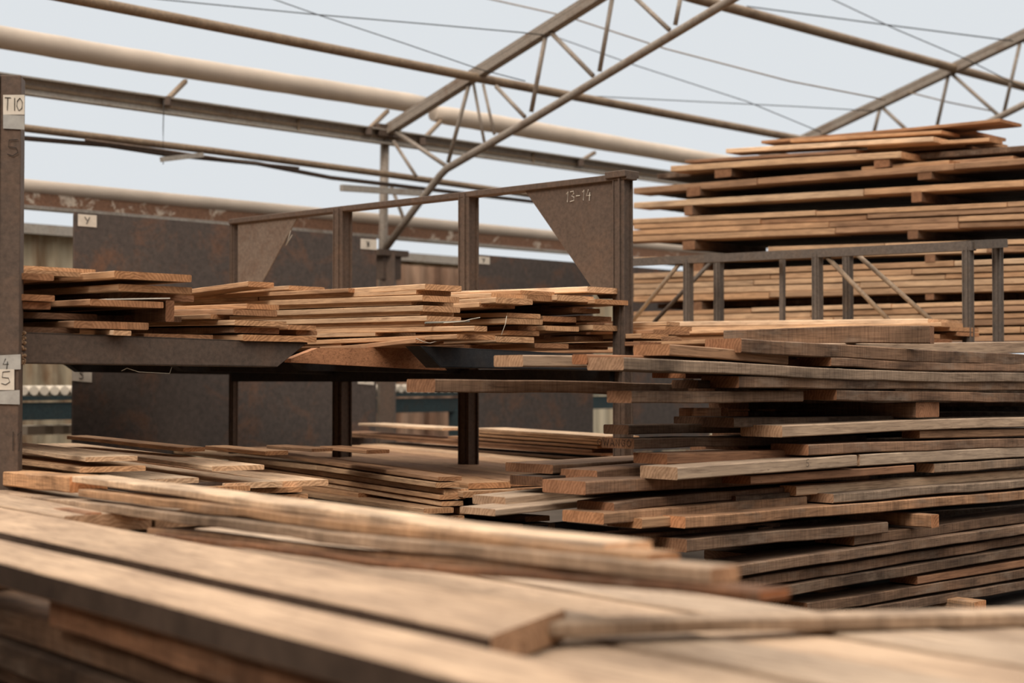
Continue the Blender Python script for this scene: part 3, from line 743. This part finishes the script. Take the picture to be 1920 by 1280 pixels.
mf([(857, 626), (700, 633), (530, 640)], 929, 9, 'tan', -.03, extra=2.6)
mf([(779, 634), (660, 647), (600, 650)], 832, 9, 'mid', -.08, note='lowest plank at the corner of the middle shelf stack, jutting over the arm')
mf([(640, 640), (480, 648)], 720, 9, 'mid', -.02, extra=2.6)
# ends stepping back to the right
for row in (
    ([(1102, 537), (933, 543)], 1162, 11, 'pale', 0, 'large pale plank lying highest at the right of the middle shelf stack'),
    ([(976, 544), (900, 547)], 1040, 8, 'tan', .03, None), ([(921, 549), (866, 551)], 988, 9, 'fresh', 0, None),
    ([(988, 553), (930, 556)], 1043, 10, 'tan', .03, None), ([(1044, 552), (985, 556)], 1113, 11, 'fresh', .0, None),
    ([(1115, 560), (1050, 564)], 1178, 9, 'tan', -.04, None), ([(930, 557), (863, 561)], 999, 11, 'fresh', -.05, None),
    ([(898, 567), (862, 569)], 965, 9, 'tan', .04, None), ([(1073, 576), (1000, 580)], 1125, 9, 'mid', .05, None),
    ([(950, 586), (880, 587)], 1013, 9, 'fresh', 0, None), ([(949, 596), (899, 598)], 1018, 10, 'fresh', -.03, None),
    ([(1018, 592), (960, 595)], 1080, 10, 'mid', .05, None), ([(1088, 591), (1010, 595)], 1147, 9, 'mid', .08, None),
    ([(972, 610), (900, 613)], 1011, 9, 'mid', .05, None), ([(950, 619), (880, 622)], 1011, 9, 'tan', .02, None),
    ([(1022, 610), (960, 613)], 1085, 9, 'fresh', .0, None), ([(1112, 609), (1040, 611)], 1172, 10, 'fresh', .0, None),
    ([(1077, 630), (1000, 633)], 1132, 8, 'mid', .1, None), ([(930, 630), (860, 634)], 1001, 11, 'fresh', -.04, None),
    ([(1003, 643), (930, 646)], 1066, 9, 'mid', .02, None), ([(870, 646), (800, 648)], 925, 9, 'mid', .12, None),
    ([(1015, 572), (950, 575)], 1070, 9, 'brown', .25, None), ([(1020, 628), (950, 631)], 1070, 9, 'brown', .25, None),
    ([(1075, 645), (1000, 647)], 1140, 9, 'brown', .2, None), ([(1020, 601), (960, 604)], 1080, 9, 'brown', .25, None),
    ([(1100, 600), (1040, 603)], 1150, 8, 'brown', .25, None), ([(1100, 620), (1040, 623)], 1150, 8, 'brown', .25, None)):
    px, ex, t, k, s, nte = row
    me_(px, ex, t, k, s, extra=3.2, note=nte, rough=False)
# wide timber under the stack, between the two arms
bm = bmesh.new()
WT = Plane(700, 6.25, A)
prism_bm(bm, [WT.hit(596, 652), WT.hit(800, 652), WT.hit(838, 694), WT.hit(545, 679), WT.hit(546, 672)], WT.n * .04)
o = solo('wood_timber', bm, [WOOD], 'broad orange brown timber on edge under the shelf, between the two steel arms', 'timber'); o.color = (.42, .20, .10, 1)
# baling string and stick
bm = bmesh.new(); tube_bm(bm, [ME.hit(797, 605, -.05), ME.hit(840, 604, -.05), ME.hit(880, 602, -.05)], .004, 8)
s = solo('bamboo_stick', bm, plain('grey_stick', (.2, .2, .17)), 'thin grey stick lying on the middle shelf stack', 'stick', smooth=True)
def string(pl, px, sh, label, r=.0012):
    bm = bmesh.new(); tube_bm(bm, [pl.hit(x, y, sh) for x, y in px], r, 6); solo('baling_string', bm, STRING, label, 'string', 'loose strings', smooth=True)
string(ME, [(832, 605), (850, 604), (870, 602), (880, 599), (900, 595)], -.055, 'pale string wound around the thin grey stick', .0018)
string(ME, [(780, 634), (795, 641), (806, 643), (830, 637)], -.09, 'pale string loop under the lowest shelf planks')
string(ME, [(950, 592), (948, 606), (940, 628)], -.055, 'thin string hanging between plank ends on the middle shelf')
string(RB, [(545, 432), (540, 450), (536, 460), (548, 440)], -.1, 'pale string caught on the dusty gusset')
string(LA, [(228, 695), (238, 690), (260, 697), (318, 700), (322, 688)], .02, 'string dangling under the left arm', .001)

# ================================================================== LEFT SHELF STACK
LE = Plane(25, 4.88, A)
def le(px, ex, t, kind, s=0.0, **kw): return px_plank(LE, px, ex, t, kind, 'left', s, hd=kw.pop('hd', B), **kw)
for px, ex, t, k, s, nte in (
    ([(214, 507), (101, 516)], 360, 14, 'tan', 0, 'wide plank forming the top layer of the left shelf pile'),
    ([(36, 511), (-60, 520)], 101, 12, 'mid', 0, None), ([(36, 497), (-60, 500)], 179, 8, 'fresh', .35, 'far plank highest on the left shelf pile, beside the post'),
    ([(36, 504), (-60, 508)], 150, 9, 'fresh', .2, None),
    ([(222, 532), (95, 541)], 361, 13, 'tan', .02, None), ([(36, 551), (-60, 556)], 102, 12, 'mid', 0, None),
    ([(36, 565), (-60, 568)], 97, 13, 'brown', .02, None), ([(168, 560), (100, 564)], 306, 12, 'mid', 0, None),
    ([(139, 601), (45, 604)], 278, 14, 'mid', 0, None), ([(213, 619), (60, 616)], 247, 9, 'pale', -.02, 'plank with a small cream end lying on the left arm'),
    ([(463, 569), (345, 573)], 523, 10, 'tan', .02, None), ([(437, 579), (345, 580)], 520, 11, 'mid', 0, None),
    ([(395, 589), (300, 591)], 430, 9, 'tan', .1, None), ([(440, 600), (330, 601), (250, 603)], 537, 10, 'fresh', 0, 'plank with swirling grain on the right half of the left shelf pile'),
    ([(540, 609), (470, 611)], 592, 9, 'tan', .02, None), ([(440, 613), (300, 615)], 525, 12, 'brown', .03, None),
    ([(556, 619), (480, 621)], 594, 9, 'mid', .05, None), ([(455, 627), (300, 630)], 593, 12, 'tan', 0, 'lowest plank resting on the tip of the left arm'),
    ([(270, 625), (150, 627)], 400, 9, 'mid', .05, None), ([(40, 612), (-60, 614)], 150, 10, 'dark', .05, None),
    ([(40, 585), (-60, 588)], 180, 12, 'dark', .1, None), ([(230, 548), (100, 552)], 362, 12, 'brown', .12, None),
    ([(230, 590), (100, 592)], 340, 10, 'dark', .25, None)):
    le(px, ex, t, k, s, extra=2.6, note=nte)
le([(313, 563), (200, 566)], 324, 40, 'brown', .03, extra=.6, note='narrow plank standing on edge within the left shelf pile')
bm = bmesh.new(); c = [LE.hit(200, 562, .0), LE.hit(319, 560, -.0)]
prism_bm(bm, [c[0], c[1], c[1] + B * .3, c[0] + B * .3], Vector((0, 0, .004)))
solo('cardboard_sheet', bm, PAPER, 'thin pale sheet lying on the leaning plank in the left pile', 'sheet')

# ================================================================== LOWER SHELVES
H31 = head(-31)
def ll(px, ex, t, kind, s=0.0, **kw): return px_plank(LE, px, ex, t, kind, 'leftlow', s, hd=H31, **kw)
for px, ex, t, k, nte in (
    ([(398, 874), (257, 856)], 495, 9, 'pale', 'pale plank whose square end points right on the left lower shelf'), ([(160, 857), (34, 840)], 257, 9, 'pale', None),
    ([(420, 906), (330, 893)], 529, 11, 'pale', None), ([(529, 902), (440, 889)], 615, 11, 'pale', 'rightmost pale plank of the left lower shelf'),
    ([(274, 898), (150, 880)], 372, 10, 'pale', None), ([(150, 876), (34, 862)], 274, 10, 'fresh', None),
    ([(470, 916), (400, 905)], 566, 10, 'tan', None), ([(480, 929), (400, 918)], 577, 10, 'tan', None), ([(480, 941), (400, 930)], 590, 10, 'tan', None),
    ([(330, 915), (200, 897)], 470, 10, 'tan', None)):
    ll(px, ex, t, k, extra=1.6, note=nte, rough=False)
H26 = head(-27)
def ml(px, ex, t, kind, s=0.0, **kw): return px_plank(ME, px, ex, t, kind, kw.pop('st', 'midlow'), s, hd=kw.pop('hd', H26), **kw)
for px, ex, t, k, ext, nte in (
    ([(817, 905), (595, 873)], 862, 10, 'fresh', .0, 'topmost plank at the front of the middle lower shelf'),
    ([(832, 917), (600, 883)], 878, 10, 'fresh', 1.5, None), ([(824, 928), (600, 895)], 873, 9, 'tan', 1.5, None),
    ([(828, 940), (615, 906)], 869, 9, 'fresh', 1.5, None), ([(862, 952), (672, 924)], 905, 12, 'tan', .0, 'plank with a split dark edge, lowest but two on the middle lower shelf'),
    ([(795, 953), (580, 924)], 850, 10, 'tan', 1.2, None), ([(831, 968), (600, 936)], 870, 9, 'tan', 1.2, None), ([(845, 983), (600, 948)], 900, 10, 'mid', 1.2, None)):
    ml(px, ex, t, k, extra=ext, note=nte, rough=False)
for px, ex, t, k in (([(985, 968), (900, 962)], 1031, 10, 'mid'), ([(905, 985), (800, 972)], 980, 10, 'brown'), ([(960, 984), (880, 975)], 1040, 10, 'dark'), ([(900, 1003), (780, 988)], 1060, 14, 'dark'),
                     ([(880, 1025), (760, 1008)], 1080, 16, 'dark'), ([(900, 1046), (760, 1030)], 1100, 16, 'dark'), ([(900, 1068), (760, 1050)], 1100, 16, 'dark')):
    ml(px, ex, t, k, .05, extra=1.2, rough=False)
pl0 = Plane(797, 6.15, H26)
mlf = lambda px, ex, t, k, **kw: px_plank(Plane(817, 6.2, H26), px, ex, t, k, 'midlow', 0, **kw)
mlf([(594, 873), (480, 861), (343, 845)], None, 9, 'fresh', extra=.8)
mlf([(671, 924), (531, 905)], None, 9, 'tan', extra=.8)
for px, ex, t, k in (([(821, 894), (700, 877)], 866, 8, 'mid'), ([(903, 915), (862, 908)], 948, 8, 'fresh'), ([(975, 909), (868, 893)], 1003, 7, 'fresh'),
                     ([(905, 925), (862, 918)], 950, 8, 'tan')):
    ml(px, ex, t, k, .0, extra=2.2, rough=False)
ml([(343, 839), (125, 816)], 385, 8, 'tan', .62, hd=head(-36), note='loose plank whose end lies farthest left on the middle lower shelf', st='midlow')
ml([(498, 846), (385, 835)], 540, 8, 'tan', .45, hd=head(-36), note='loose plank lying second from left on the middle lower shelf')
ml([(584, 841), (500, 834)], 624, 6, 'mid', .6, hd=head(-36))
ml([(687, 844), (600, 836)], 730, 7, 'mid', .5, hd=head(-36))
# the even layer of planks that forms the lower shelf surface
c0 = Plane(817, 6.2, H26).hit(817, 908); c0.z = Plane(817, 6.2, H26).hit(817, 905).z
zs = c0.z - .006
vdir = Vector((H26.y, -H26.x, 0))
rr = random.Random(11)
x = .16
for i in range(9):
    W = .17 + rr.random() * .06
    st = c0 + vdir * x + H26 * ((rr.random() - .3) * .12 + (.12 if i > 4 else 0)); st.z = zs - rr.random() * .003
    plank([st, st + H26 * 3.6], W - .004, .024, rr.choice(['fresh', 'tan', 'mid']), 'midlowtop', vdir, rough=False)
    x += W
for i in range(6):                                               # second layer below
    st = c0 + vdir * (.1 + i * .26) + H26 * ((rr.random() - .3) * .15); st.z = zs - .03
    plank([st, st + H26 * 3.6], .25, .024, rr.choice(['tan', 'mid']), 'midlowsub', vdir, rough=False)
# thin planks catching light beyond
FB = Plane(900, 8.6, head(-30))
for i, (x0, y0, x1, y1, k) in enumerate(((830, 802, 672, 793, 'pale'), (1135, 818, 890, 802, 'pale'), (1130, 823, 880, 806, 'fresh'), (1125, 829, 860, 811, 'tan'),
                                        (1120, 836, 840, 817, 'mid'), (1110, 843, 600, 806, 'brown'), (1128, 850, 560, 808, 'brown'), (1130, 860, 700, 830, 'dark'))):
    px_plank(Plane(1130, 7.7 - .0 * i, head(-28)), [(x1 if False else x0, y0), (x1, y1)], None, 5, k, 'farlow', 0, rough=False)

# ================================================================== PLANKS ON THE SMALL RACK
SF = Plane(1745, 7.75, B)
for px, ex, t, k, ext in (([(1740, 597), (1190, 604)], 1800, 10, 'pale', 1), ([(1660, 607), (1190, 614)], 1730, 9, 'fresh', 1), ([(1720, 616), (1190, 622)], 1800, 9, 'fresh', 1),
                     ([(1750, 626), (1190, 631)], 1830, 9, 'tan', 1), ([(1700, 636), (1190, 640)], 1800, 9, 'tan', 1), ([(1600, 648), (1190, 652)], 1700, 9, 'mid', 1)):
    px_plank(SF, px, ex, t, k, 'smallrack', 0, extra=ext, rough=False)
SE = Plane(1745, 7.6, A)
for px, ex, t, k in (([(1765, 604), (1700, 606)], 1805, 8, 'fresh'), ([(1782, 612), (1700, 615)], 1835, 8, 'tan'), ([(1795, 622), (1720, 625)], 1836, 7, 'mid'),
                     ([(1700, 624), (1640, 626)], 1762, 8, 'tan'), ([(1725, 634), (1650, 636)], 1785, 7, 'red')):
    px_plank(SE, px, ex, t, k, 'smallrackends', 0, hd=B, extra=1.5, rough=False)
QE = Plane(1240, 7.0, A)
for px, ex, t, k in (([(1250, 603), (1180, 605)], 1275, 7, 'fresh'), ([(1248, 611), (1180, 612)], 1297, 8, 'tan'), ([(1225, 618), (1170, 619)], 1293, 8, 'mid'),
                     ([(1202, 625), (1150, 626)], 1253, 9, 'tan'), ([(1240, 631), (1170, 632)], 1278, 7, 'mid'), ([(1200, 640), (1150, 641)], 1240, 8, 'red')):
    px_plank(QE, px, ex, t, k, 'byrightpost', 0, hd=B, extra=1.2, rough=False)

# ================================================================== TALL FAR STACK
FS = Plane(1920, 9.5, B)
def fs(px, ex, t, kind, s=0.0, st='fartop', **kw): return px_plank(FS, px, ex, t, kind, st, s, rough=False, **kw)
for px, ex, t, k, s, nte in (
    ([(1875, 222), (1700, 240), (1492, 258)], 1916, 6, 'mid', .3, 'highest plank crowning the tall far stack'), ([(1765, 244), (1550, 257)], 1800, 6, 'tan', .2, None),
    ([(1750, 256), (1425, 275)], 1778, 9, 'pale', .1, 'broad cream plank near the top of the tall far stack'), ([(1855, 258), (1700, 268)], 1880, 7, 'tan', .2, None),
    ([(1605, 280), (1345, 296)], 1660, 6, 'brown', .1, None), ([(1690, 284), (1500, 295), (1318, 307)], 1736, 12, 'fresh', .0, None),
    ([(1810, 271), (1700, 278)], 1860, 6, 'mid', .3, None), ([(1850, 263), (1760, 268)], 1890, 6, 'fresh', .5, None), ([(1700, 274), (1600, 281)], 1765, 7, 'tan', .3, None),
    ([(1880, 276), (1790, 281)], 1930, 6, 'brown', .4, None), ([(1760, 291), (1690, 296)], 1825, 7, 'brown', .3, None), ([(1840, 284), (1770, 290)], 1905, 7, 'mid', .35, None),
    ([(1830, 246), (1740, 252)], 1905, 6, 'mid', .5, None), ([(1780, 300), (1690, 307)], 1850, 7, 'tan', .05, None), ([(1900, 292), (1820, 298)], 1960, 7, 'mid', .2, None)):
    fs(px, ex, t, k, s, extra=.3, note=nte)
rr = random.Random(21)
layers = [  # y at column 1190, y at column 1920, thickness, start column, number
    (352, 296, 13, 1188, 'mid'), (379, 337, 13, 1188, 'fresh'),
    (411, 377, 10, 1160, 'fresh'), (421, 389, 10, 1188, 'tan'), (431, 400, 11, 1150, 'fresh'), (442, 412, 12, 1160, 'tan'),
    (470, 448, 10, 1440, 'fresh'), (483, 460, 12, 1188, 'fresh'),
    (512, 484, 11, 1188, 'fresh'), (522, 497, 11, 1188, 'tan'), (533, 509, 10, 1188, 'fresh'), (543, 521, 12, 1188, 'fresh'), (555, 534, 12, 1188, 'tan'),
    (584, 562, 9, 1188, 'fresh'), (593, 573, 11, 1188, 'fresh'), (604, 586, 10, 1188, 'tan'), (614, 598, 12, 1188, 'fresh'), (627, 612, 12, 1188, 'tan'), (640, 628, 12, 1188, 'tan')]
ORD = ['first', 'second', 'third', 'fourth', 'fifth', 'sixth', 'seventh', 'eighth', 'ninth', 'tenth', 'eleventh', 'twelfth', 'thirteenth', 'fourteenth', 'fifteenth',
       'sixteenth', 'seventeenth', 'eighteenth', 'nineteenth', 'twentieth']
def oword(i):
    if i < 20: return ORD[i]
    tens = {2: 'twenty', 3: 'thirty', 4: 'forty', 5: 'fifty'}
    if (i + 1) % 10 == 0: return {3: 'thirtieth', 4: 'fortieth', 5: 'fiftieth'}[(i + 1) // 10]
    return tens[(i + 1) // 10] + '-' + ORD[(i + 1) % 10 - 1]
for li, (yl, yr, t, xs, k) in enumerate(layers):
    Y = lambda x: yl + (yr - yl) * (x - 1190) / 730
    cuts = [xs]; x = xs
    while True:
        x += 190 + rr.random() * 260
        if x > 1930: break
        cuts.append(x)
    cuts.append(2080)
    nseg = len(cuts) - 1
    for j in range(nseg):
        a, b = cuts[j], cuts[j + 1] - 1.5
        dy = (rr.random() - .5) * 1.5; kk = rr.choice([k, k, 'fresh', 'tan', 'mid'])
        s = rr.random() * .02
        o = fs([(b, Y(b) + dy), (a, Y(a) + dy)], None, t * .96, kk, s, st='x')
        REG.pop()
        pos = {1: [''], 2: ['left', 'right'], 3: ['left', 'middle', 'right'], 4: ['leftmost', 'left middle', 'right middle', 'rightmost'], 5: ['leftmost', 'second', 'middle', 'fourth', 'rightmost']}[nseg][j]
        tag(o, f'{WORD[kk]} plank, {pos} piece of the {oword(li)} full layer down the tall far stack'.replace('  ', ' ').replace(', piece', ', whole length'), 'plank', 'planks of the tall far stack')
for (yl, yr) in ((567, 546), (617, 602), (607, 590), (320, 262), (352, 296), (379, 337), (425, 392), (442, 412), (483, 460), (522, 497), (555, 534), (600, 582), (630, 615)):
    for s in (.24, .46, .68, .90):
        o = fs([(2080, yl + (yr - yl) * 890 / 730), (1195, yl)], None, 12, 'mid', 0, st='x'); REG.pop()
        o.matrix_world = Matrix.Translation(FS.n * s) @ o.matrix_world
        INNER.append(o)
for i, (x, y, ex, t, k) in enumerate(((1340, 318, 1372, 16, 'old'), (1640, 300, 1668, 15, 'brown'), (1288, 352, 1312, 17, 'old'), (1722, 320, 1748, 17, 'old'), (1282, 387, 1298, 18, 'old'), (1708, 360, 1728, 20, 'brown'),
                                   (1280, 452, 1302, 16, 'old'), (1702, 430, 1722, 18, 'old'), (1735, 474, 1752, 18, 'old'), (1300, 494, 1318, 18, 'old'), (1735, 546, 1750, 16, 'old'),
                                   (1300, 566, 1316, 16, 'old'))):
    c = FS.hit(x, y, .01); W = width_to(c, B * -1, ex)
    o = plank([c, c + A * .9], abs(W), t * c.y / F, k, 'x', -B, rough=True, name='wood_bearer'); REG.pop()
    tag(o, ['bearer near the left under the crowning planks of the tall far stack', 'bearer right of middle under the crowning planks of the tall far stack', 'left bearer under the first full layer of the tall far stack',
            'right bearer under the crowning layers, beside the roof truss side', 'left bearer above the thick bundle of the tall far stack', 'right bearer above the thick bundle of the tall far stack',
            'left bearer under the thick upper bundle of the tall far stack', 'right bearer under the thick upper bundle of the tall far stack', 'bearer just above the small rack rail at right',
            'bearer behind the left brace of the small rack', 'bearer behind the right braces of the small rack', 'low bearer behind the left posts of the small rack'][i], 'bearer', 'bearers of the tall far stack')

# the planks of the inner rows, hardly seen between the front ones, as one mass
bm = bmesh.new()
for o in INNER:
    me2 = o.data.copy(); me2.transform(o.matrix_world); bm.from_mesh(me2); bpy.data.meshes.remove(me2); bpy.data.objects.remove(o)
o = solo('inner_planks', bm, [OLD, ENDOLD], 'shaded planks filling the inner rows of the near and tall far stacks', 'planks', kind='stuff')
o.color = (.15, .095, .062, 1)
# ================================================================== FOREGROUND PILE
HC = head(-38.3)
hF = -.34
def flat(px, py, h=hF):
    r = ray(px, py); return O + r * (h / r.z)
VC = Vector((HC.y, -HC.x, 0))                                    # away to the right
def fore(corner, far_len, W, T, kind, note, h=hF, lead=0.0, hd=HC, rough=False, extra=0.0):
    c = flat(*corner, h); v = Vector((hd.y, -hd.x, 0))
    return plank([c, c + hd * far_len], W, T, kind, 'fore', v, note=note, rough=rough, lead=lead)
def gapw(p, q, h=hF):                                            # distance between two parallel edges seen at p and q
    return (flat(*q, h) - flat(*p, h)).dot(VC)
w1 = gapw((360, 1143), (360, 1068))
f1 = fore((900, 1282), 4.2, w1 - .075, .048, 'dust', 'broad foreground plank nearest the camera, blurred', lead=1.2)
f1.data.materials.append(EDGE_DARK)
for pf in f1.data.polygons:                                      # the sawn face is clean, the long near edge is darker
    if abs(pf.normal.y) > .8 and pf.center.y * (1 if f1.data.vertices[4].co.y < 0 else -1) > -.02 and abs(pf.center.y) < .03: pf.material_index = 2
c = flat(922, 1180); v0 = flat(1060, 1131) - c; v = flat(1060, 1131) - c
c.z -= .008; f2 = plank([c, c + HC * 4.2], v.dot(VC), .046, 'dust', 'fore', VC, note='second broad foreground plank, its oblique cut end near the crossing strip', rough=False, skew=v.dot(HC))
f2.data.materials.append(EDGE_DARK)  # shade of the gap put into this near edge's colour
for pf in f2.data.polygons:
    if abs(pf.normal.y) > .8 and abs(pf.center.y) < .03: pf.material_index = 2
# the layer below, bare to the right
h2 = hF - .056
base = flat(900, 1282); base.z = EYE + h2
tot = (flat(1640, 1156, h2) - base).dot(VC) - w1
nl = 5
for i in range(nl):
    W = tot / nl
    q = base + VC * (w1 - .02 + i * W) - HC * 1.2; q.z = EYE + h2 - (.004 if i % 2 else 0)
    ln = [5.0, 5.0, 5.0, 4.4, 4.2][i]
    plank([q, q + HC * ln], W - (.014 if i in (1, 3) else .006), .045, 'dust', 'fore', VC,
          note=['first', 'second', 'third', 'fourth', 'fifth'][i] + ' plank from the camera in the lower bare layer at bottom right', rough=False)
for i, (x0, x1, far) in enumerate(((1640, 1790, (1715, 1157)), (1790, 1990, (1850, 1153)))):
    o0 = (flat(x0, 1156 - (x0 - 1640) * .032, h2) - base).dot(VC); o1 = (flat(x1, 1156 - (x1 - 1640) * .032, h2) - base).dot(VC)
    fp = flat(*far, h2); al = (fp - base).dot(HC)
    q = base + VC * (o0 - .01) - HC * 1.2; q.z = EYE + h2 - .003
    plank([q, q + HC * (al + 1.2)], o1 - o0 - .01, .045, 'dust', 'fore', VC, note=['sixth', 'seventh'][i] + ' plank from the camera in the lower bare layer, ending at the crossing strip')
# crossing strip
c = flat(918, 1172, h2 + .036); d = flat(1300, 1165, h2 + .03); e = flat(1960, 1147, h2 + .02)
plank([c, e], .06, .02, 'dust', 'fore', Vector((0, 1, 0)), note='narrow strip lying across the foreground planks toward the right edge', rough=True, extra=.5)
# lower boards on the near side
c = flat(95, 1123, hF - .052); 
plank([c, c - HC * 2.6], .25, .05, 'red', 'fore', VC, note='reddish plank under the nearest foreground plank, its left end showing', rough=True)
c = flat(-60, 1065, hF - .054) + VC * .02
plank([c, c + HC * -.0 + HC * 1.8], .25, .05, 'dark', 'fore', VC, note='dark plank under the nearest one at the lower left corner', rough=True)
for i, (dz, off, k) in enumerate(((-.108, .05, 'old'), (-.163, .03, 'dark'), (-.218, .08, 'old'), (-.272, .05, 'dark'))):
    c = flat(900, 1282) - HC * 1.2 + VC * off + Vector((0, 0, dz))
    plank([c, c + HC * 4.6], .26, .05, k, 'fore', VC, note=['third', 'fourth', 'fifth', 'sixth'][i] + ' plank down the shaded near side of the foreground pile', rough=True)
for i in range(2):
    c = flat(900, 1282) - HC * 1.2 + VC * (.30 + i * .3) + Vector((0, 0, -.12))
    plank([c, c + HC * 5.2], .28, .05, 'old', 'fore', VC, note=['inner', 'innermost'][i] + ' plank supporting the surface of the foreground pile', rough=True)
# upper blurred pile: edges run to the right
HU = head(-35.5); VU = Vector((HU.y, -HU.x, 0))
def up(px, ex_w, t, kind, off, note, h, L=4.0):
    c = flat(*px, h) ; plank([c, c + HU * L], ex_w, t, kind, 'fore', VU, note=note, rough=True)
PU = Plane(720, flat(720, 1060).y, HU)
def upx(pts, W, tpx, kind, s, note, extra=0.0):
    px_plank(PU, pts, None, tpx, kind, 'fore', s, note=note, rough=True, extra=extra, wfix=W)
upx([(1130, 1021), (760, 977), (600, 953), (350, 920), (137, 892)], .10, 20, 'pale', .06, 'top cream plank of the blurred raised row, ending mid picture')
upx([(134, 893), (0, 884), (-120, 872)], .10, 30, 'tan', .06, 'short plank end butted against the top cream plank at far left', .8)
upx([(1212, 1038), (700, 984), (350, 940), (150, 918)], .06, 25, 'tan', .04, 'second plank down the blurred raised row', .0)
upx([(1330, 1062), (700, 1008), (300, 958), (60, 930)], .06, 30, 'dust', .02, 'third plank down the blurred raised row, ending above the near stack', .5)
upx([(1290, 1080), (1000, 1060), (700, 1036), (280, 988)], .04, 17, 'mid', .03, 'fourth plank down the blurred raised row', .0)
upx([(1420, 1104), (1000, 1076), (720, 1052), (290, 998)], .06, 17, 'red', .0, 'lowest orange edged plank of the blurred raised row', .0)
upx([(260, 960), (60, 930), (-100, 915)], .045, 16, 'brown', .05, 'shaded short plank at the left of the blurred raised row', .5)
upx([(158, 962), (100, 953)], .045, 14, 'red', -.05, 'small square block wedged at the left of the blurred raised row', .0)
upx([(40, 966), (-100, 946)], .045, 22, 'dust', .0, 'lowest short plank at the left picture edge', .5)
# surface carrying the raised row at the left
for i in range(2):
    q = flat(922, 1180) + VC * (v0.dot(VC) + .012 + i * .25) + HC * 2.1; q.z = EYE + hF - .004
    plank([q, q + HC * 2.6], .24, .046, 'dust', 'fore', VC, note=['third', 'fourth'][i] + ' plank of the foreground surface, running under the raised row at left', rough=False)
# trestle carrying the foreground pile
for i, k in enumerate((.2, 2.6)):
    c = flat(900, 1282) - VC * .02 + HC * k; c.z = EYE + hF - .33
    bm = bmesh.new(); root = thing('timber_trestle', ['trestle under the near end of the foreground pile', 'trestle under the far end of the foreground pile'][i], 'trestle', Vector((c.x, c.y, 0)))
    bar_bm(bm, c, c + VC * 1.0, .1, .1); b = child('beam', bm, OLD, root); b.color = (.1, .07, .05, 1)
    for q in (.1, .9):
        bm = bmesh.new(); p = c + VC * q; bar_bm(bm, p, Vector((p.x, p.y, 0)), .08, .08); b = child('leg', bm, OLD, root); b.color = (.1, .07, .05, 1)

# ================================================================== labels of the ranked planks
TPL = {'near': ('{w} plank, {o} highest left end in the weathered near stack', 'planks of the weathered near stack'),
       'midface': ('{w} plank, {o} highest in the long face of the middle shelf stack', 'planks of the middle shelf stack'),
       'midends': ('{w} plank end, {o} highest in the right half of the middle shelf', 'planks of the middle shelf stack'),
       'left': ('{w} plank, {o} highest in the left shelf pile', 'planks of the left shelf pile'),
       'leftlow': ('{w} plank, {o} highest end on the left lower shelf', 'planks of the left lower shelf'),
       'midlow': ('{w} plank, {o} highest end on the middle lower shelf', 'planks of the middle lower shelf'),
       'midlowtop': ('{w} plank, {x} from the front in the middle lower shelf top', 'planks of the middle lower shelf'),
       'midlowsub': ('{w} plank, {x} from the front under the middle lower shelf top', 'planks of the middle lower shelf'),
       'farlow': ('{w} thin plank, {o} highest at the far side of the lower shelf', 'thin far planks of the lower shelf'),
       'smallrack': ('{w} long plank, {o} highest lying in the small braced rack', 'planks in the small rack'),
       'smallrackends': ('{w} plank end, {o} highest of the splayed ends at the small rack foot', 'planks in the small rack'),
       'byrightpost': ('{w} plank end, {o} highest just right of the thirteen fourteen post', 'planks beside the rack post'),
       'fartop': ('{w} plank, {o} highest of the loose crown of the tall far stack', 'planks of the tall far stack'),
       'fore': ('{w} plank, {o} highest of the blurred foreground pile', 'planks of the foreground pile')}
for st in TPL:
    rows = [r for r in REG if r[1] == st]; rows.sort(key=lambda r: -r[3])
    for i, r in enumerate(rows):
        lab = r[4] or TPL[st][0].format(w=WORD[r[2]], o=oword(i), x=oword([q for q in REG if q[1] == st].index(r)))
        tag(r[0], lab, 'plank', TPL[st][1])
